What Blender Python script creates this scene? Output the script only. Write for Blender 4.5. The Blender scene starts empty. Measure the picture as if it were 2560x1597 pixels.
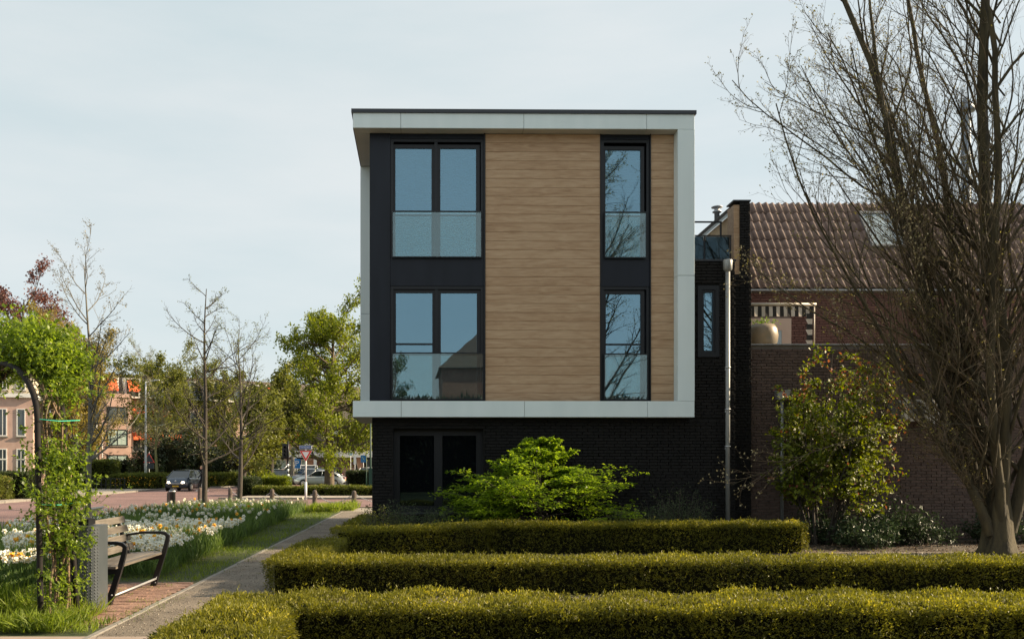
import bpy, math, random
import numpy as np
from mathutils import Vector, Matrix, Euler
random.seed(7); RNG = np.random.default_rng(11)
R = math.radians
scene = bpy.context.scene
COL = scene.collection

# ------------------------------------------------------------ camera, sky, sun
cam_d = bpy.data.cameras.new('camera'); cam = bpy.data.objects.new('camera', cam_d); COL.objects.link(cam)
scene.camera = cam
cam.location = (0, 0, 1.55); cam.rotation_euler = (R(90), 0, 0)
cam_d.sensor_width = 36; cam_d.sensor_fit = 'HORIZONTAL'; cam_d.lens = 31.19
cam_d.shift_x = 0.080; cam_d.shift_y = 0.144; cam_d.clip_end = 3000; cam_d.clip_start = 0.1
SUN_EL, SUN_AZ = 26.0, 8.0           # azimuth measured from +X towards +Y
w = bpy.data.worlds.new('World'); scene.world = w; w.use_nodes = True
nt = w.node_tree; nt.nodes.clear()
out = nt.nodes.new('ShaderNodeOutputWorld'); mixs = nt.nodes.new('ShaderNodeMixShader')
sky = nt.nodes.new('ShaderNodeTexSky'); sky.sky_type = 'NISHITA'; sky.sun_disc = False
sky.sun_elevation = R(SUN_EL); sky.sun_rotation = R(90 - SUN_AZ); sky.air_density = 1.0; sky.dust_density = 1.5
bg1 = nt.nodes.new('ShaderNodeBackground'); bg1.inputs[1].default_value = 0.05
nt.links.new(sky.outputs[0], bg1.inputs[0])
bg2 = nt.nodes.new('ShaderNodeBackground'); bg2.inputs[1].default_value = 0.60     # thin high cloud veil
tc = nt.nodes.new('ShaderNodeTexCoord'); mp = nt.nodes.new('ShaderNodeMapping')
mp.inputs['Scale'].default_value = (1.0, 1.6, 4.5); mp.inputs['Rotation'].default_value = (0.0, R(14), R(20))
nz = nt.nodes.new('ShaderNodeTexNoise'); nz.inputs['Scale'].default_value = 2.0; nz.inputs['Detail'].default_value = 6; nz.inputs['Roughness'].default_value = .55
cr = nt.nodes.new('ShaderNodeValToRGB')
cr.color_ramp.elements[0].position = .30; cr.color_ramp.elements[0].color = (.575, .66, .675, 1)
cr.color_ramp.elements[1].position = .72; cr.color_ramp.elements[1].color = (.715, .745, .74, 1)
nt.links.new(tc.outputs['Generated'], mp.inputs[0]); nt.links.new(mp.outputs[0], nz.inputs[0])
nt.links.new(nz.outputs[0], cr.inputs[0]); nt.links.new(cr.outputs[0], bg2.inputs[0])
mixs.inputs[0].default_value = .80
nt.links.new(bg1.outputs[0], mixs.inputs[1]); nt.links.new(bg2.outputs[0], mixs.inputs[2]); nt.links.new(mixs.outputs[0], out.inputs[0])
sd = bpy.data.lights.new('sun', 'SUN'); sun = bpy.data.objects.new('sun', sd); COL.objects.link(sun)
sd.energy = 5.0; sd.angle = R(0.55); sd.color = (1.0, .80, .55)
_v = Vector((-math.cos(R(SUN_EL)) * math.cos(R(SUN_AZ)), -math.cos(R(SUN_EL)) * math.sin(R(SUN_AZ)), -math.sin(R(SUN_EL))))
sun.rotation_euler = _v.to_track_quat('-Z', 'Y').to_euler(); sun.location = (30, 0, 30)
vs = scene.view_settings; scene.display_settings.display_device = 'sRGB'
vs.view_transform = 'Standard'; vs.look = 'None'; vs.exposure = 1.12; vs.gamma = 1.0; vs.use_curve_mapping = False
scene.cycles.max_bounces = 7; scene.cycles.transparent_max_bounces = 12; scene.cycles.diffuse_bounces = 3

# ------------------------------------------------------------ materials
MATS = {}
def hexl(r, g, b):      # sRGB 0-255 to linear
    f = lambda c: (c / 255 / 12.92) if c / 255 <= .04045 else ((c / 255 + .055) / 1.055) ** 2.4
    return (f(r), f(g), f(b))
def mat(name, col, col2=None, rough=.6, spec=.5, metal=0., nscale=8., stretch=(1, 1, 1), detail=4, bump=0., bscale=None, coord='pos', rand=0., emis=None, coat=0., trans=0., alpha=1., contrast=.3):
    """principled surface whose colour runs from col to col2 by noise; rand varies it per piece"""
    if name in MATS: return MATS[name]
    m = bpy.data.materials.new(name); m.use_nodes = True; MATS[name] = m
    n = m.node_tree.nodes; l = m.node_tree.links; b = n['Principled BSDF']
    b.inputs['Roughness'].default_value = rough; b.inputs['Specular IOR Level'].default_value = spec; b.inputs['Metallic'].default_value = metal
    b.inputs['Base Color'].default_value = (*col, 1)
    if coat: b.inputs['Coat Weight'].default_value = coat; b.inputs['Coat Roughness'].default_value = .05
    if emis: b.inputs['Emission Color'].default_value = (*emis[:3], 1); b.inputs['Emission Strength'].default_value = emis[3]
    if coord == 'pos': g = n.new('ShaderNodeNewGeometry'); vec = g.outputs['Position']
    else: g = n.new('ShaderNodeTexCoord'); vec = g.outputs['Object']
    mpn = n.new('ShaderNodeMapping'); mpn.inputs['Scale'].default_value = stretch; l.new(vec, mpn.inputs[0]); vec = mpn.outputs[0]
    if col2 is not None:
        nz = n.new('ShaderNodeTexNoise'); nz.inputs['Scale'].default_value = nscale; nz.inputs['Detail'].default_value = detail; l.new(vec, nz.inputs[0])
        mr = n.new('ShaderNodeMapRange'); mr.inputs[1].default_value = .5 - contrast / 1.5; mr.inputs[2].default_value = .5 + contrast / 1.5; l.new(nz.outputs[0], mr.inputs[0])
        fac = mr.outputs[0]
        if rand:
            oi = n.new('ShaderNodeObjectInfo'); ge = n.new('ShaderNodeNewGeometry')
            ad = n.new('ShaderNodeMath'); ad.operation = 'ADD'; l.new(oi.outputs['Random'], ad.inputs[0]); l.new(ge.outputs['Random Per Island'], ad.inputs[1])
            fr = n.new('ShaderNodeMath'); fr.operation = 'FRACT'; l.new(ad.outputs[0], fr.inputs[0])
            mx = n.new('ShaderNodeMix'); mx.inputs[0].default_value = rand; l.new(fac, mx.inputs[2]); l.new(fr.outputs[0], mx.inputs[3]); fac = mx.outputs[0]
        mc = n.new('ShaderNodeMix'); mc.data_type = 'RGBA'; l.new(fac, mc.inputs[0])
        mc.inputs[6].default_value = (*col, 1); mc.inputs[7].default_value = (*col2, 1); l.new(mc.outputs[2], b.inputs['Base Color'])
    if bump:
        n2 = n.new('ShaderNodeTexNoise'); n2.inputs['Scale'].default_value = bscale or nscale * 3; n2.inputs['Detail'].default_value = 5; l.new(vec, n2.inputs[0])
        bp = n.new('ShaderNodeBump'); bp.inputs['Strength'].default_value = bump; bp.inputs['Distance'].default_value = .02; l.new(n2.outputs[0], bp.inputs['Height']); l.new(bp.outputs[0], b.inputs['Normal'])
    return m
def leafmat(name, c1, c2, trans=.35, rough=.5, c3=None, spec=.35):
    """leaf surface: colour by the mesh attribute 'tint', part of the light passes through"""
    if name in MATS: return MATS[name]
    m = bpy.data.materials.new(name); m.use_nodes = True; MATS[name] = m
    n = m.node_tree.nodes; l = m.node_tree.links; b = n['Principled BSDF']; o = n['Material Output']
    at = n.new('ShaderNodeAttribute'); at.attribute_name = 'tint'
    rp = n.new('ShaderNodeValToRGB'); e = rp.color_ramp.elements; e[0].color = (*c1, 1); e[1].color = (*c2, 1)
    if c3: x = e.new(.88); x.color = (*c2, 1); e[2].color = (*c3, 1)
    l.new(at.outputs['Fac'], rp.inputs[0]); l.new(rp.outputs[0], b.inputs['Base Color'])
    b.inputs['Roughness'].default_value = rough; b.inputs['Specular IOR Level'].default_value = spec
    t = n.new('ShaderNodeBsdfTranslucent'); hs = n.new('ShaderNodeHueSaturation'); hs.inputs['Value'].default_value = 1.5; hs.inputs['Saturation'].default_value = 1.1
    l.new(rp.outputs[0], hs.inputs['Color']); l.new(hs.outputs[0], t.inputs['Color'])
    ms = n.new('ShaderNodeMixShader'); ms.inputs[0].default_value = trans; l.new(b.outputs[0], ms.inputs[1]); l.new(t.outputs[0], ms.inputs[2]); l.new(ms.outputs[0], o.inputs[0])
    return m
def glassmat(name, tint=(.6, .7, .72), refl=.35, rough=.0, see=.6, body=(.01, .012, .015), gc=(.50, .78, .95)):
    """pane: mirror-like share by angle, the rest half seen through"""
    if name in MATS: return MATS[name]
    m = bpy.data.materials.new(name); m.use_nodes = True; MATS[name] = m
    n = m.node_tree.nodes; l = m.node_tree.links; n.remove(n['Principled BSDF']); o = n['Material Output']
    gl = n.new('ShaderNodeBsdfGlossy'); gl.inputs['Roughness'].default_value = rough; gl.inputs['Color'].default_value = (*gc, 1)
    tr = n.new('ShaderNodeBsdfTransparent'); tr.inputs['Color'].default_value = (*tint, 1)
    df = n.new('ShaderNodeBsdfDiffuse'); df.inputs['Color'].default_value = (*body, 1)
    m1 = n.new('ShaderNodeMixShader'); m1.inputs[0].default_value = see; l.new(df.outputs[0], m1.inputs[1]); l.new(tr.outputs[0], m1.inputs[2])
    gp = n.new('ShaderNodeNewGeometry'); wn = n.new('ShaderNodeTexNoise'); wn.inputs['Scale'].default_value = 1.4; wn.inputs['Detail'].default_value = 2; l.new(gp.outputs['Position'], wn.inputs[0])
    wb = n.new('ShaderNodeBump'); wb.inputs['Strength'].default_value = .06; wb.inputs['Distance'].default_value = .012; l.new(wn.outputs[0], wb.inputs['Height']); l.new(wb.outputs[0], gl.inputs['Normal'])
    lw = n.new('ShaderNodeFresnel'); lw.inputs['IOR'].default_value = 1.5
    ad = n.new('ShaderNodeMath'); ad.operation = 'ADD'; ad.use_clamp = True; ad.inputs[1].default_value = refl; l.new(lw.outputs[0], ad.inputs[0])
    m2 = n.new('ShaderNodeMixShader'); l.new(ad.outputs[0], m2.inputs[0]); l.new(m1.outputs[0], m2.inputs[1]); l.new(gl.outputs[0], m2.inputs[2]); l.new(m2.outputs[0], o.inputs[0])
    return m
def brickfield(name, c1, c2, mortar, bw, bh, rough=.75, patch=None, mort=.012, spec=.3):
    """paving too far away to tell its bricks apart: small brick pattern over the sheet, with patchy wear"""
    m = bpy.data.materials.new(name); m.use_nodes = True; MATS[name] = m
    n = m.node_tree.nodes; l = m.node_tree.links; b = n['Principled BSDF']; b.inputs['Roughness'].default_value = rough; b.inputs['Specular IOR Level'].default_value = spec
    g = n.new('ShaderNodeNewGeometry'); bt = n.new('ShaderNodeTexBrick')
    bt.inputs['Scale'].default_value = 1; bt.inputs['Brick Width'].default_value = bw; bt.inputs['Row Height'].default_value = bh
    bt.inputs['Mortar Size'].default_value = mort; bt.inputs['Color1'].default_value = (*c1, 1); bt.inputs['Color2'].default_value = (*c2, 1); bt.inputs['Mortar'].default_value = (*mortar, 1)
    l.new(g.outputs['Position'], bt.inputs[0])
    nz = n.new('ShaderNodeTexNoise'); nz.inputs['Scale'].default_value = .35; nz.inputs['Detail'].default_value = 7; nz.inputs['Roughness'].default_value = .65; l.new(g.outputs['Position'], nz.inputs[0])
    mr = n.new('ShaderNodeMapRange'); mr.inputs[1].default_value = .3; mr.inputs[2].default_value = .7; mr.inputs[3].default_value = .72; mr.inputs[4].default_value = 1.2; l.new(nz.outputs[0], mr.inputs[0])
    mu = n.new('ShaderNodeMix'); mu.data_type = 'RGBA'; mu.blend_type = 'MULTIPLY'; mu.inputs[0].default_value = 1; l.new(bt.outputs[0], mu.inputs[6]); l.new(mr.outputs[0], mu.inputs[7])
    l.new(mu.outputs[2], b.inputs['Base Color'])
    bp = n.new('ShaderNodeBump'); bp.inputs['Strength'].default_value = .4; bp.inputs['Distance'].default_value = .01; l.new(bt.outputs[1], bp.inputs['Height']); bp.invert = True; l.new(bp.outputs[0], b.inputs['Normal'])
    return m

# ------------------------------------------------------------ mesh helpers
def U(a, b): return random.uniform(a, b)
class MB:
    """collects solids; build() links them as one mesh object"""
    def __init__(s): s.v = []; s.f = []; s.sm = []
    def add(s, vs, fs, smooth=False):
        o = len(s.v); s.v += [tuple(v) for v in vs]; s.f += [tuple(i + o for i in f) for f in fs]; s.sm += [smooth] * len(fs); return s
    def box(s, x0, x1, y0, y1, z0, z1, M=None):
        vs = [Vector(p) for p in ((x0, y0, z0), (x1, y0, z0), (x1, y1, z0), (x0, y1, z0), (x0, y0, z1), (x1, y0, z1), (x1, y1, z1), (x0, y1, z1))]
        if M is not None: vs = [M @ v for v in vs]
        return s.add(vs, [(0, 3, 2, 1), (4, 5, 6, 7), (0, 1, 5, 4), (1, 2, 6, 5), (2, 3, 7, 6), (3, 0, 4, 7)])
    def bbox(s, x0, x1, y0, y1, z0, z1, b=.004):
        """box with chamfered front edges (front is -y)"""
        vs = [(x0, y1, z0), (x1, y1, z0), (x1, y1, z1), (x0, y1, z1), (x0, y0 + b, z0), (x1, y0 + b, z0), (x1, y0 + b, z1), (x0, y0 + b, z1),
              (x0 + b, y0, z0 + b), (x1 - b, y0, z0 + b), (x1 - b, y0, z1 - b), (x0 + b, y0, z1 - b)]
        fs = [(0, 3, 2, 1), (8, 9, 10, 11)]
        for i in range(4): j = (i + 1) % 4; fs += [(i, j, 4 + j, 4 + i), (4 + i, 4 + j, 8 + j, 8 + i)]
        return s.add(vs, fs)
    def tube(s, pts, r, n=8, cap=True, smooth=True):
        pts = [Vector(p) for p in pts]; k = len(pts); rs = r if isinstance(r, (list, tuple)) else [r] * k; vs = []; pu = None
        for i, p in enumerate(pts):
            t = (pts[min(i + 1, k - 1)] - pts[max(i - 1, 0)]).normalized()
            u = t.cross(Vector((0, 0, 1)) if abs(t.z) < .9 else Vector((1, 0, 0))).normalized() if pu is None else (pu - t * pu.dot(t)).normalized()
            pu = u; v = t.cross(u)
            for j in range(n): a = 2 * math.pi * j / n; vs.append(p + (u * math.cos(a) + v * math.sin(a)) * rs[i])
        fs = [(i * n + j, i * n + (j + 1) % n, (i + 1) * n + (j + 1) % n, (i + 1) * n + j) for i in range(k - 1) for j in range(n)]
        if cap: fs += [tuple(range(n))[::-1], tuple((k - 1) * n + j for j in range(n))]
        return s.add(vs, fs, smooth)
    def lathe(s, prof, c=(0, 0, 0), n=16, smooth=True, M=None):
        vs = []; k = len(prof)
        for r, z in prof:
            for j in range(n): a = 2 * math.pi * j / n; p = Vector((c[0] + r * math.cos(a), c[1] + r * math.sin(a), c[2] + z)); vs.append(M @ p if M is not None else p)
        fs = [(i * n + j, i * n + (j + 1) % n, (i + 1) * n + (j + 1) % n, (i + 1) * n + j) for i in range(k - 1) for j in range(n)]
        fs += [tuple(range(n))[::-1], tuple((k - 1) * n + j for j in range(n))]
        return s.add(vs, fs, smooth)
    def prism(s, poly, axis, a, b):
        """poly of 2D points swept along axis from a to b; axis x: (y,z); y: (x,z); z: (x,y)"""
        k = len(poly)
        f = {'x': lambda p, t: (t, p[0], p[1]), 'y': lambda p, t: (p[0], t, p[1]), 'z': lambda p, t: (p[0], p[1], t)}[axis]
        vs = [f(p, a) for p in poly] + [f(p, b) for p in poly]
        return s.add(vs, [tuple(range(k))[::-1], tuple(range(k, 2 * k))] + [(i, (i + 1) % k, k + (i + 1) % k, k + i) for i in range(k)])
    def mesh(s, name, m=None):
        me = bpy.data.meshes.new(name); me.from_pydata(s.v, [], s.f); me.validate()
        if len(me.polygons) == len(s.sm): me.polygons.foreach_set('use_smooth', s.sm)
        if m: me.materials.append(m)
        return me
    def build(s, name, m=None, parent=None, loc=None, rz=0):
        me = s.mesh(name, m)
        import bmesh
        bm = bmesh.new(); bm.from_mesh(me); bmesh.ops.recalc_face_normals(bm, faces=bm.faces); bm.to_mesh(me); bm.free()
        return link(name, me, parent, loc, rz)
def link(name, me, parent=None, loc=None, rz=0):
    o = bpy.data.objects.new(name, me); COL.objects.link(o); o.parent = parent
    if loc is not None: o.location = loc
    if rz: o.rotation_euler[2] = rz
    return o
def tag(o, label=None, cat=None, group=None, kind=None):
    for k, v in (('label', label), ('category', cat), ('group', group), ('kind', kind)):
        if v is not None: o[k] = v
    return o
def thing(name, label, cat, loc=(0, 0, 0), rz=0, group=None):
    o = bpy.data.objects.new(name, None); COL.objects.link(o); o.empty_display_size = .1
    o.location = loc; o.rotation_euler = (0, 0, rz); return tag(o, label, cat, group)
def copy_tree(o, parent=None):
    c = o.copy(); COL.objects.link(c)
    if parent is not None: c.parent = parent
    for ch in [x for x in KIDS.get(o.name, [])]: copy_tree(ch, c)
    return c
KIDS = {}
def index_kids(root):
    KIDS[root.name] = [x for x in COL.objects if x.parent == root]
    for k in KIDS[root.name]: KIDS[k.name] = [x for x in COL.objects if x.parent == k]
def at(x, y, d):        # a spot of the photograph (2424 wide) at distance d, in metres
    return Vector(((x - 1018) * d / 2100, d, 1.55 + (1105 - y) * d / 2100))
def npmesh(name, V, F, m=None, tint=None, smooth=False):
    """fast mesh from arrays; F is (n,k)"""
    me = bpy.data.meshes.new(name); nv, nf, k = len(V), len(F), F.shape[1]
    me.vertices.add(nv); me.vertices.foreach_set('co', np.ascontiguousarray(V, dtype=np.float32).ravel())
    me.loops.add(nf * k); me.loops.foreach_set('vertex_index', np.ascontiguousarray(F, dtype=np.int32).ravel())
    me.polygons.add(nf); me.polygons.foreach_set('loop_start', np.arange(0, nf * k, k, dtype=np.int32)); me.polygons.foreach_set('loop_total', np.full(nf, k, dtype=np.int32))
    if smooth: me.polygons.foreach_set('use_smooth', np.ones(nf, dtype=bool))
    me.update(calc_edges=True)
    if tint is not None: a = me.attributes.new('tint', 'FLOAT', 'POINT'); a.data.foreach_set('value', np.ascontiguousarray(tint, dtype=np.float32))
    if m: me.materials.append(m)
    return me
def nrm(a): return a / np.maximum(np.linalg.norm(a, axis=-1, keepdims=True), 1e-9)
def leaves(P, D, L, W, rng, up=None, bend=.25):
    """kite-shaped leaves: base P, direction D, length L, width W; up: preferred facing"""
    n = len(P); D = nrm(D); L = np.broadcast_to(L, n)[:, None]; W = np.broadcast_to(W, n)[:, None]
    ref = rng.normal(size=(n, 3)) if up is None else up + rng.normal(size=(n, 3)) * .45
    S = nrm(np.cross(D, ref)); N = np.cross(S, D)
    mid = P + D * L * .45
    V = np.stack([P, mid + S * W * .5 + N * L * bend * .4, P + D * L - N * L * bend * .3, mid - S * W * .5 + N * L * bend * .4], axis=1).reshape(-1, 3)
    return V, np.arange(4 * n).reshape(n, 4)
def leafobj(name, P, D, L, W, rng, m, parent, tint=None, up=None, bend=.25):
    V, F = leaves(P, D, L, W, rng, up, bend)
    t = rng.random(len(P)) if tint is None else tint
    return link(name, npmesh(name, V, F, m, np.repeat(t, 4)), parent)
def vnoise(P, s, seed=0):
    """cheap smooth noise from sines, about -1..1"""
    x, y, z = (P * s).T; k = seed * 1.7
    return (np.sin(x * 1.3 + 2.1 * np.sin(y * .9 + k) + k) + np.sin(y * 1.7 + 1.9 * np.sin(z * 1.1 + x * .4) + 1.3 * k) + np.sin(z * 1.5 + 1.7 * np.sin(x * 1.2 - y * .5 + k))) / 3
# branches: all of one level at a time
def grow(P, D, L, n, wob, up, rng):
    N = len(P); out = np.zeros((N, n, 3)); out[:, 0] = P; D = nrm(D.copy()); st = (L / (n - 1))[:, None]
    for i in range(1, n):
        D = nrm(D + rng.normal(size=(N, 3)) * wob + np.array([[0, 0, 1.]]) * up)
        out[:, i] = out[:, i - 1] + D * st
    return out
def spawn(paths, Rr, L, k, t0, t1, ang, lr, rng, rr=.6, flat=0., lend=.45):
    """k children per branch between t0 and t1; ang in degrees; longer near the base of their parent"""
    N, n, _ = paths.shape; idx = np.repeat(np.arange(N), k)
    t = np.tile((np.arange(k) + .5) / k, N) + rng.uniform(-.5, .5, N * k) / k; t = t0 + (t1 - t0) * np.clip(t, 0, .999)
    f = t * (n - 1); i = np.clip(f.astype(int), 0, n - 2); fr = (f - i)[:, None]
    P = paths[idx, i] * (1 - fr) + paths[idx, i + 1] * fr; T = nrm(paths[idx, i + 1] - paths[idx, i])
    A = rng.normal(size=(N * k, 3)); A[:, 2] *= (1 - flat); S = nrm(A - T * np.sum(A * T, axis=1, keepdims=True))
    a = np.radians(rng.normal(ang, ang * .2, N * k))[:, None]
    D = T * np.cos(a) + S * np.sin(a)
    Lc = L[idx] * lr * (1 - lend * t) * rng.uniform(.65, 1.15, N * k); Rc = np.minimum(Rr[idx] * (1 - .75 * t) * rr, Rr[idx] * .8)
    return P, D, Lc, Rc
def tubes(paths, R0, sides, tip=.25):
    N, n, _ = paths.shape; T = np.zeros_like(paths); T[:, 1:-1] = paths[:, 2:] - paths[:, :-2]; T[:, 0] = paths[:, 1] - paths[:, 0]; T[:, -1] = paths[:, -1] - paths[:, -2]; T = nrm(T)
    ref = np.array([.31, .77, .12]); Uv = nrm(np.cross(T, ref)); W = np.cross(T, Uv)
    r = (R0[:, None] * (1 - (1 - tip) * np.linspace(0, 1, n)[None, :]))[..., None]
    V = np.stack([paths + (Uv * math.cos(2 * math.pi * j / sides) + W * math.sin(2 * math.pi * j / sides)) * r for j in range(sides)], axis=2)
    b = (np.arange(N)[:, None, None] * n + np.arange(n - 1)[None, :, None]) * sides; j = np.arange(sides)[None, None, :]; j2 = (j + 1) % sides
    F = np.stack([b + j, b + j2, b + sides + j2, b + sides + j], axis=-1).reshape(-1, 4)
    return V.reshape(-1, 3), F
def tubeobj(name, sets, m, parent, tip=.25):
    Vs, Fs, o = [], [], 0
    for paths, R0, sides in sets:
        V, F = tubes(paths, R0, sides, tip); Vs.append(V); Fs.append(F + o); o += len(V)
    return link(name, npmesh(name, np.concatenate(Vs), np.concatenate(Fs), m, smooth=True), parent)
def part(name, m, parent, *boxes):
    b = MB()
    for q in boxes: b.box(*q)
    return b.build(name, m, parent)
# ------------------------------------------------------------ palette
M_white = mat('white panel', (.68, .78, .79), (.80, .89, .90), rough=.45, nscale=2.2, spec=.3, stretch=(1.6, 1, .22), detail=8, contrast=.55, bump=.03, bscale=1.2)
M_grey = mat('soffit board', (.50, .51, .50), (.56, .56, .55), rough=.6, nscale=2)
M_navy = mat('dark blue panel', (.005, .008, .015), (.010, .014, .024), rough=.42, nscale=2, spec=.3, stretch=(2, 1, .3), detail=7)
M_frame = mat('black window frame', (.008, .010, .014), rough=.4, spec=.4)
M_cop = mat('dark coping', (.03, .035, .045), rough=.5)
M_black = mat('black coated steel', (.012, .013, .015), rough=.38, spec=.5)
M_zinc = mat('zinc pipe', (.36, .37, .36), (.27, .28, .28), rough=.5, metal=.4, nscale=6, stretch=(4, 4, 1))
M_steel = mat('galvanised steel', (.5, .51, .52), (.42, .43, .45), rough=.5, metal=.5, nscale=20)
M_mort_d = mat('dark mortar', (.003, .003, .003), (.006, .0055, .005), rough=.9, nscale=3)
M_brick_d = mat('black brick', (.0025, .0025, .0028), (.010, .009, .0085), rough=.7, nscale=9, rand=.65, bump=.6, bscale=60, spec=.3)
M_mort_b = mat('grey mortar', (.16, .145, .13), (.21, .19, .17), rough=.95, nscale=5)
M_brick_b = mat('brown brick', (.080, .054, .046), (.155, .105, .086), rough=.85, nscale=5, rand=.6, bump=.5, bscale=50)
M_mort_r = mat('pale mortar', (.24, .19, .17), rough=.95)
M_brick_r = mat('red brick', (.11, .048, .040), (.185, .088, .070), rough=.85, nscale=5, rand=.6, bump=.5, bscale=50)
M_glass = glassmat('window glass', refl=.27, see=.72, tint=(.55, .68, .75))
M_glass2 = glassmat('balustrade glass', tint=(.80, .90, .90), refl=.07, see=.95, body=(.3, .35, .36), gc=(.8, .95, 1))
M_glass_b = glassmat('glass before blinds', refl=.22, see=.9, tint=(.62, .74, .80))
M_dglass = glassmat('dark glass', tint=(.3, .35, .38), refl=.02, see=.6)
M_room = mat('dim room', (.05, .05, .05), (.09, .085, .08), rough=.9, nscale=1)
M_blind = mat('blind slat', (.70, .74, .80), (.74, .78, .84), rough=.6, nscale=3)
M_curtain = mat('net curtain', (.55, .56, .58), (.45, .46, .49), rough=.9, nscale=5, stretch=(6, 6, .2))
M_bark = mat('grey bark', (.10, .095, .08), (.20, .185, .15), rough=.9, nscale=7, stretch=(2, 2, .5), bump=.8, bscale=25)
M_bark_d = mat('dark bark', (.035, .030, .025), (.075, .062, .048), rough=.9, nscale=6, stretch=(2, 2, .4), bump=.8, bscale=20)
M_bark_m = mat('mossy brown bark', (.028, .023, .012), (.085, .068, .032), rough=.9, nscale=5, stretch=(2, 2, .4), bump=.9, bscale=18)
M_twig = mat('red brown twig', (.14, .10, .062), (.24, .185, .115), rough=.8, nscale=3)
M_stone = mat('bollard stone', (.08, .06, .048), (.14, .11, .09), rough=.9, nscale=14, bump=.7)
M_rubber = mat('tyre rubber', (.012, .012, .012), rough=.8)
M_concrete = mat('concrete kerb', (.17, .155, .135), (.25, .23, .20), rough=.9, nscale=9, rand=.35, bump=.4)

def wood_material(name, c0, c1, c2):
    """planed cladding board: long fine grain, a darker knot swirl, tone shifting per board"""
    m = bpy.data.materials.new(name); m.use_nodes = True; n = m.node_tree.nodes; l = m.node_tree.links; b = n['Principled BSDF']
    b.inputs['Roughness'].default_value = .55; b.inputs['Specular IOR Level'].default_value = .3
    tc = n.new('ShaderNodeTexCoord'); oi = n.new('ShaderNodeObjectInfo')
    ml = n.new('ShaderNodeVectorMath'); ml.operation = 'SCALE'; ml.inputs[3].default_value = 13.0
    cb = n.new('ShaderNodeCombineXYZ'); l.new(oi.outputs['Random'], cb.inputs[0]); l.new(oi.outputs['Random'], cb.inputs[2]); l.new(cb.outputs[0], ml.inputs[0])
    ad = n.new('ShaderNodeVectorMath'); ad.operation = 'ADD'; l.new(tc.outputs['Object'], ad.inputs[0]); l.new(ml.outputs[0], ad.inputs[1])
    mp = n.new('ShaderNodeMapping'); mp.inputs['Scale'].default_value = (1.6, 1, 26); l.new(ad.outputs[0], mp.inputs[0])
    n1 = n.new('ShaderNodeTexNoise'); n1.inputs['Scale'].default_value = 1.6; n1.inputs['Detail'].default_value = 9; n1.inputs['Roughness'].default_value = .62; n1.inputs['Distortion'].default_value = .9; l.new(mp.outputs[0], n1.inputs[0])
    mp2 = n.new('ShaderNodeMapping'); mp2.inputs['Scale'].default_value = (1.1, 1, 7); l.new(ad.outputs[0], mp2.inputs[0])
    n2 = n.new('ShaderNodeTexNoise'); n2.inputs['Scale'].default_value = 1.3; n2.inputs['Detail'].default_value = 3; n2.inputs['Distortion'].default_value = 1.6; l.new(mp2.outputs[0], n2.inputs[0])
    mx = n.new('ShaderNodeMix'); mx.inputs[0].default_value = .42; l.new(n1.outputs[0], mx.inputs[2]); l.new(n2.outputs[0], mx.inputs[3])
    a2 = n.new('ShaderNodeMath'); a2.operation = 'MULTIPLY_ADD'; a2.inputs[1].default_value = .07; l.new(oi.outputs['Random'], a2.inputs[0]); l.new(mx.outputs[0], a2.inputs[2])
    rp = n.new('ShaderNodeValToRGB'); e = rp.color_ramp.elements; e[0].position = .36; e[0].color = (*c0, 1); e[1].position = .70; e[1].color = (*c2, 1); x = e.new(.52); x.color = (*c1, 1)
    l.new(a2.outputs[0], rp.inputs[0]); l.new(rp.outputs[0], b.inputs['Base Color'])
    bp = n.new('ShaderNodeBump'); bp.inputs['Strength'].default_value = .12; bp.inputs['Distance'].default_value = .01; l.new(n1.outputs[0], bp.inputs['Height']); l.new(bp.outputs[0], b.inputs['Normal'])
    return m
M_clad = wood_material('oak look cladding', (.33, .20, .110), (.455, .305, .185), (.55, .395, .255))
M_bench = wood_material('weathered bench wood', (.055, .047, .038), (.125, .108, .088), (.20, .175, .145))

# bricks: pieces to be picked apart singly, the rest joined
def brick_wall(parent, x0, x1, z0, z1, yf, mb, mm, holes=(), bw=.21, bh=.052, gap=.0105, single=None, nsing=300, depth=.03):
    """running-bond bricks on the plane y=yf facing -y; holes = (x0,x1,z0,z1)"""
    cw, ch = bw + gap, bh + gap; rows = int((z1 - z0) / ch); allb = []
    for r in range(rows):
        off = (r % 2) * cw / 2 + random.choice((0, 0, cw / 4)); x = x0 - off
        z = z0 + r * ch + gap / 2
        while x < x1:
            a, b_ = max(x, x0), min(x + bw, x1)
            if b_ - a > .03:
                segs = [(a, b_)]
                for h in holes:
                    if z + bh > h[2] + .001 and z < h[3] - .001:
                        ns = []
                        for (p, q) in segs:
                            if q <= h[0] or p >= h[1]: ns.append((p, q))
                            else:
                                if p < h[0]: ns.append((p, h[0]))
                                if q > h[1]: ns.append((h[1], q))
                        segs = ns
                allb += [(p, q, z) for p, q in segs if q - p > .03]
            x += cw
    full = [q for q in allb if abs(q[1] - q[0] - bw) < .002]
    if single: full = [q for q in full if single(q)]
    random.shuffle(full); full.sort(key=lambda q: single(q) if single else 0, reverse=False)
    sing = set(full[:nsing]); rest = MB()
    me = MB().bbox(-bw / 2, bw / 2, -depth, 0, -bh / 2, bh / 2, .003).mesh('brick', mb)
    for q in sing:
        o = link('brick', me, parent, ((q[0] + q[1]) / 2, yf + U(-.0015, .002), q[2] + bh / 2)); o.rotation_euler = (U(-.012, .012), U(-.004, .004), U(-.008, .008))
    for q in allb:
        if q not in sing: dy = U(-.0015, .002); rest.bbox(q[0], q[1], yf - depth + dy, yf + dy, q[2], q[2] + bh, .003)
    if rest.v: tag(rest.build('brickwork', mb, parent), kind='stuff')

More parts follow.
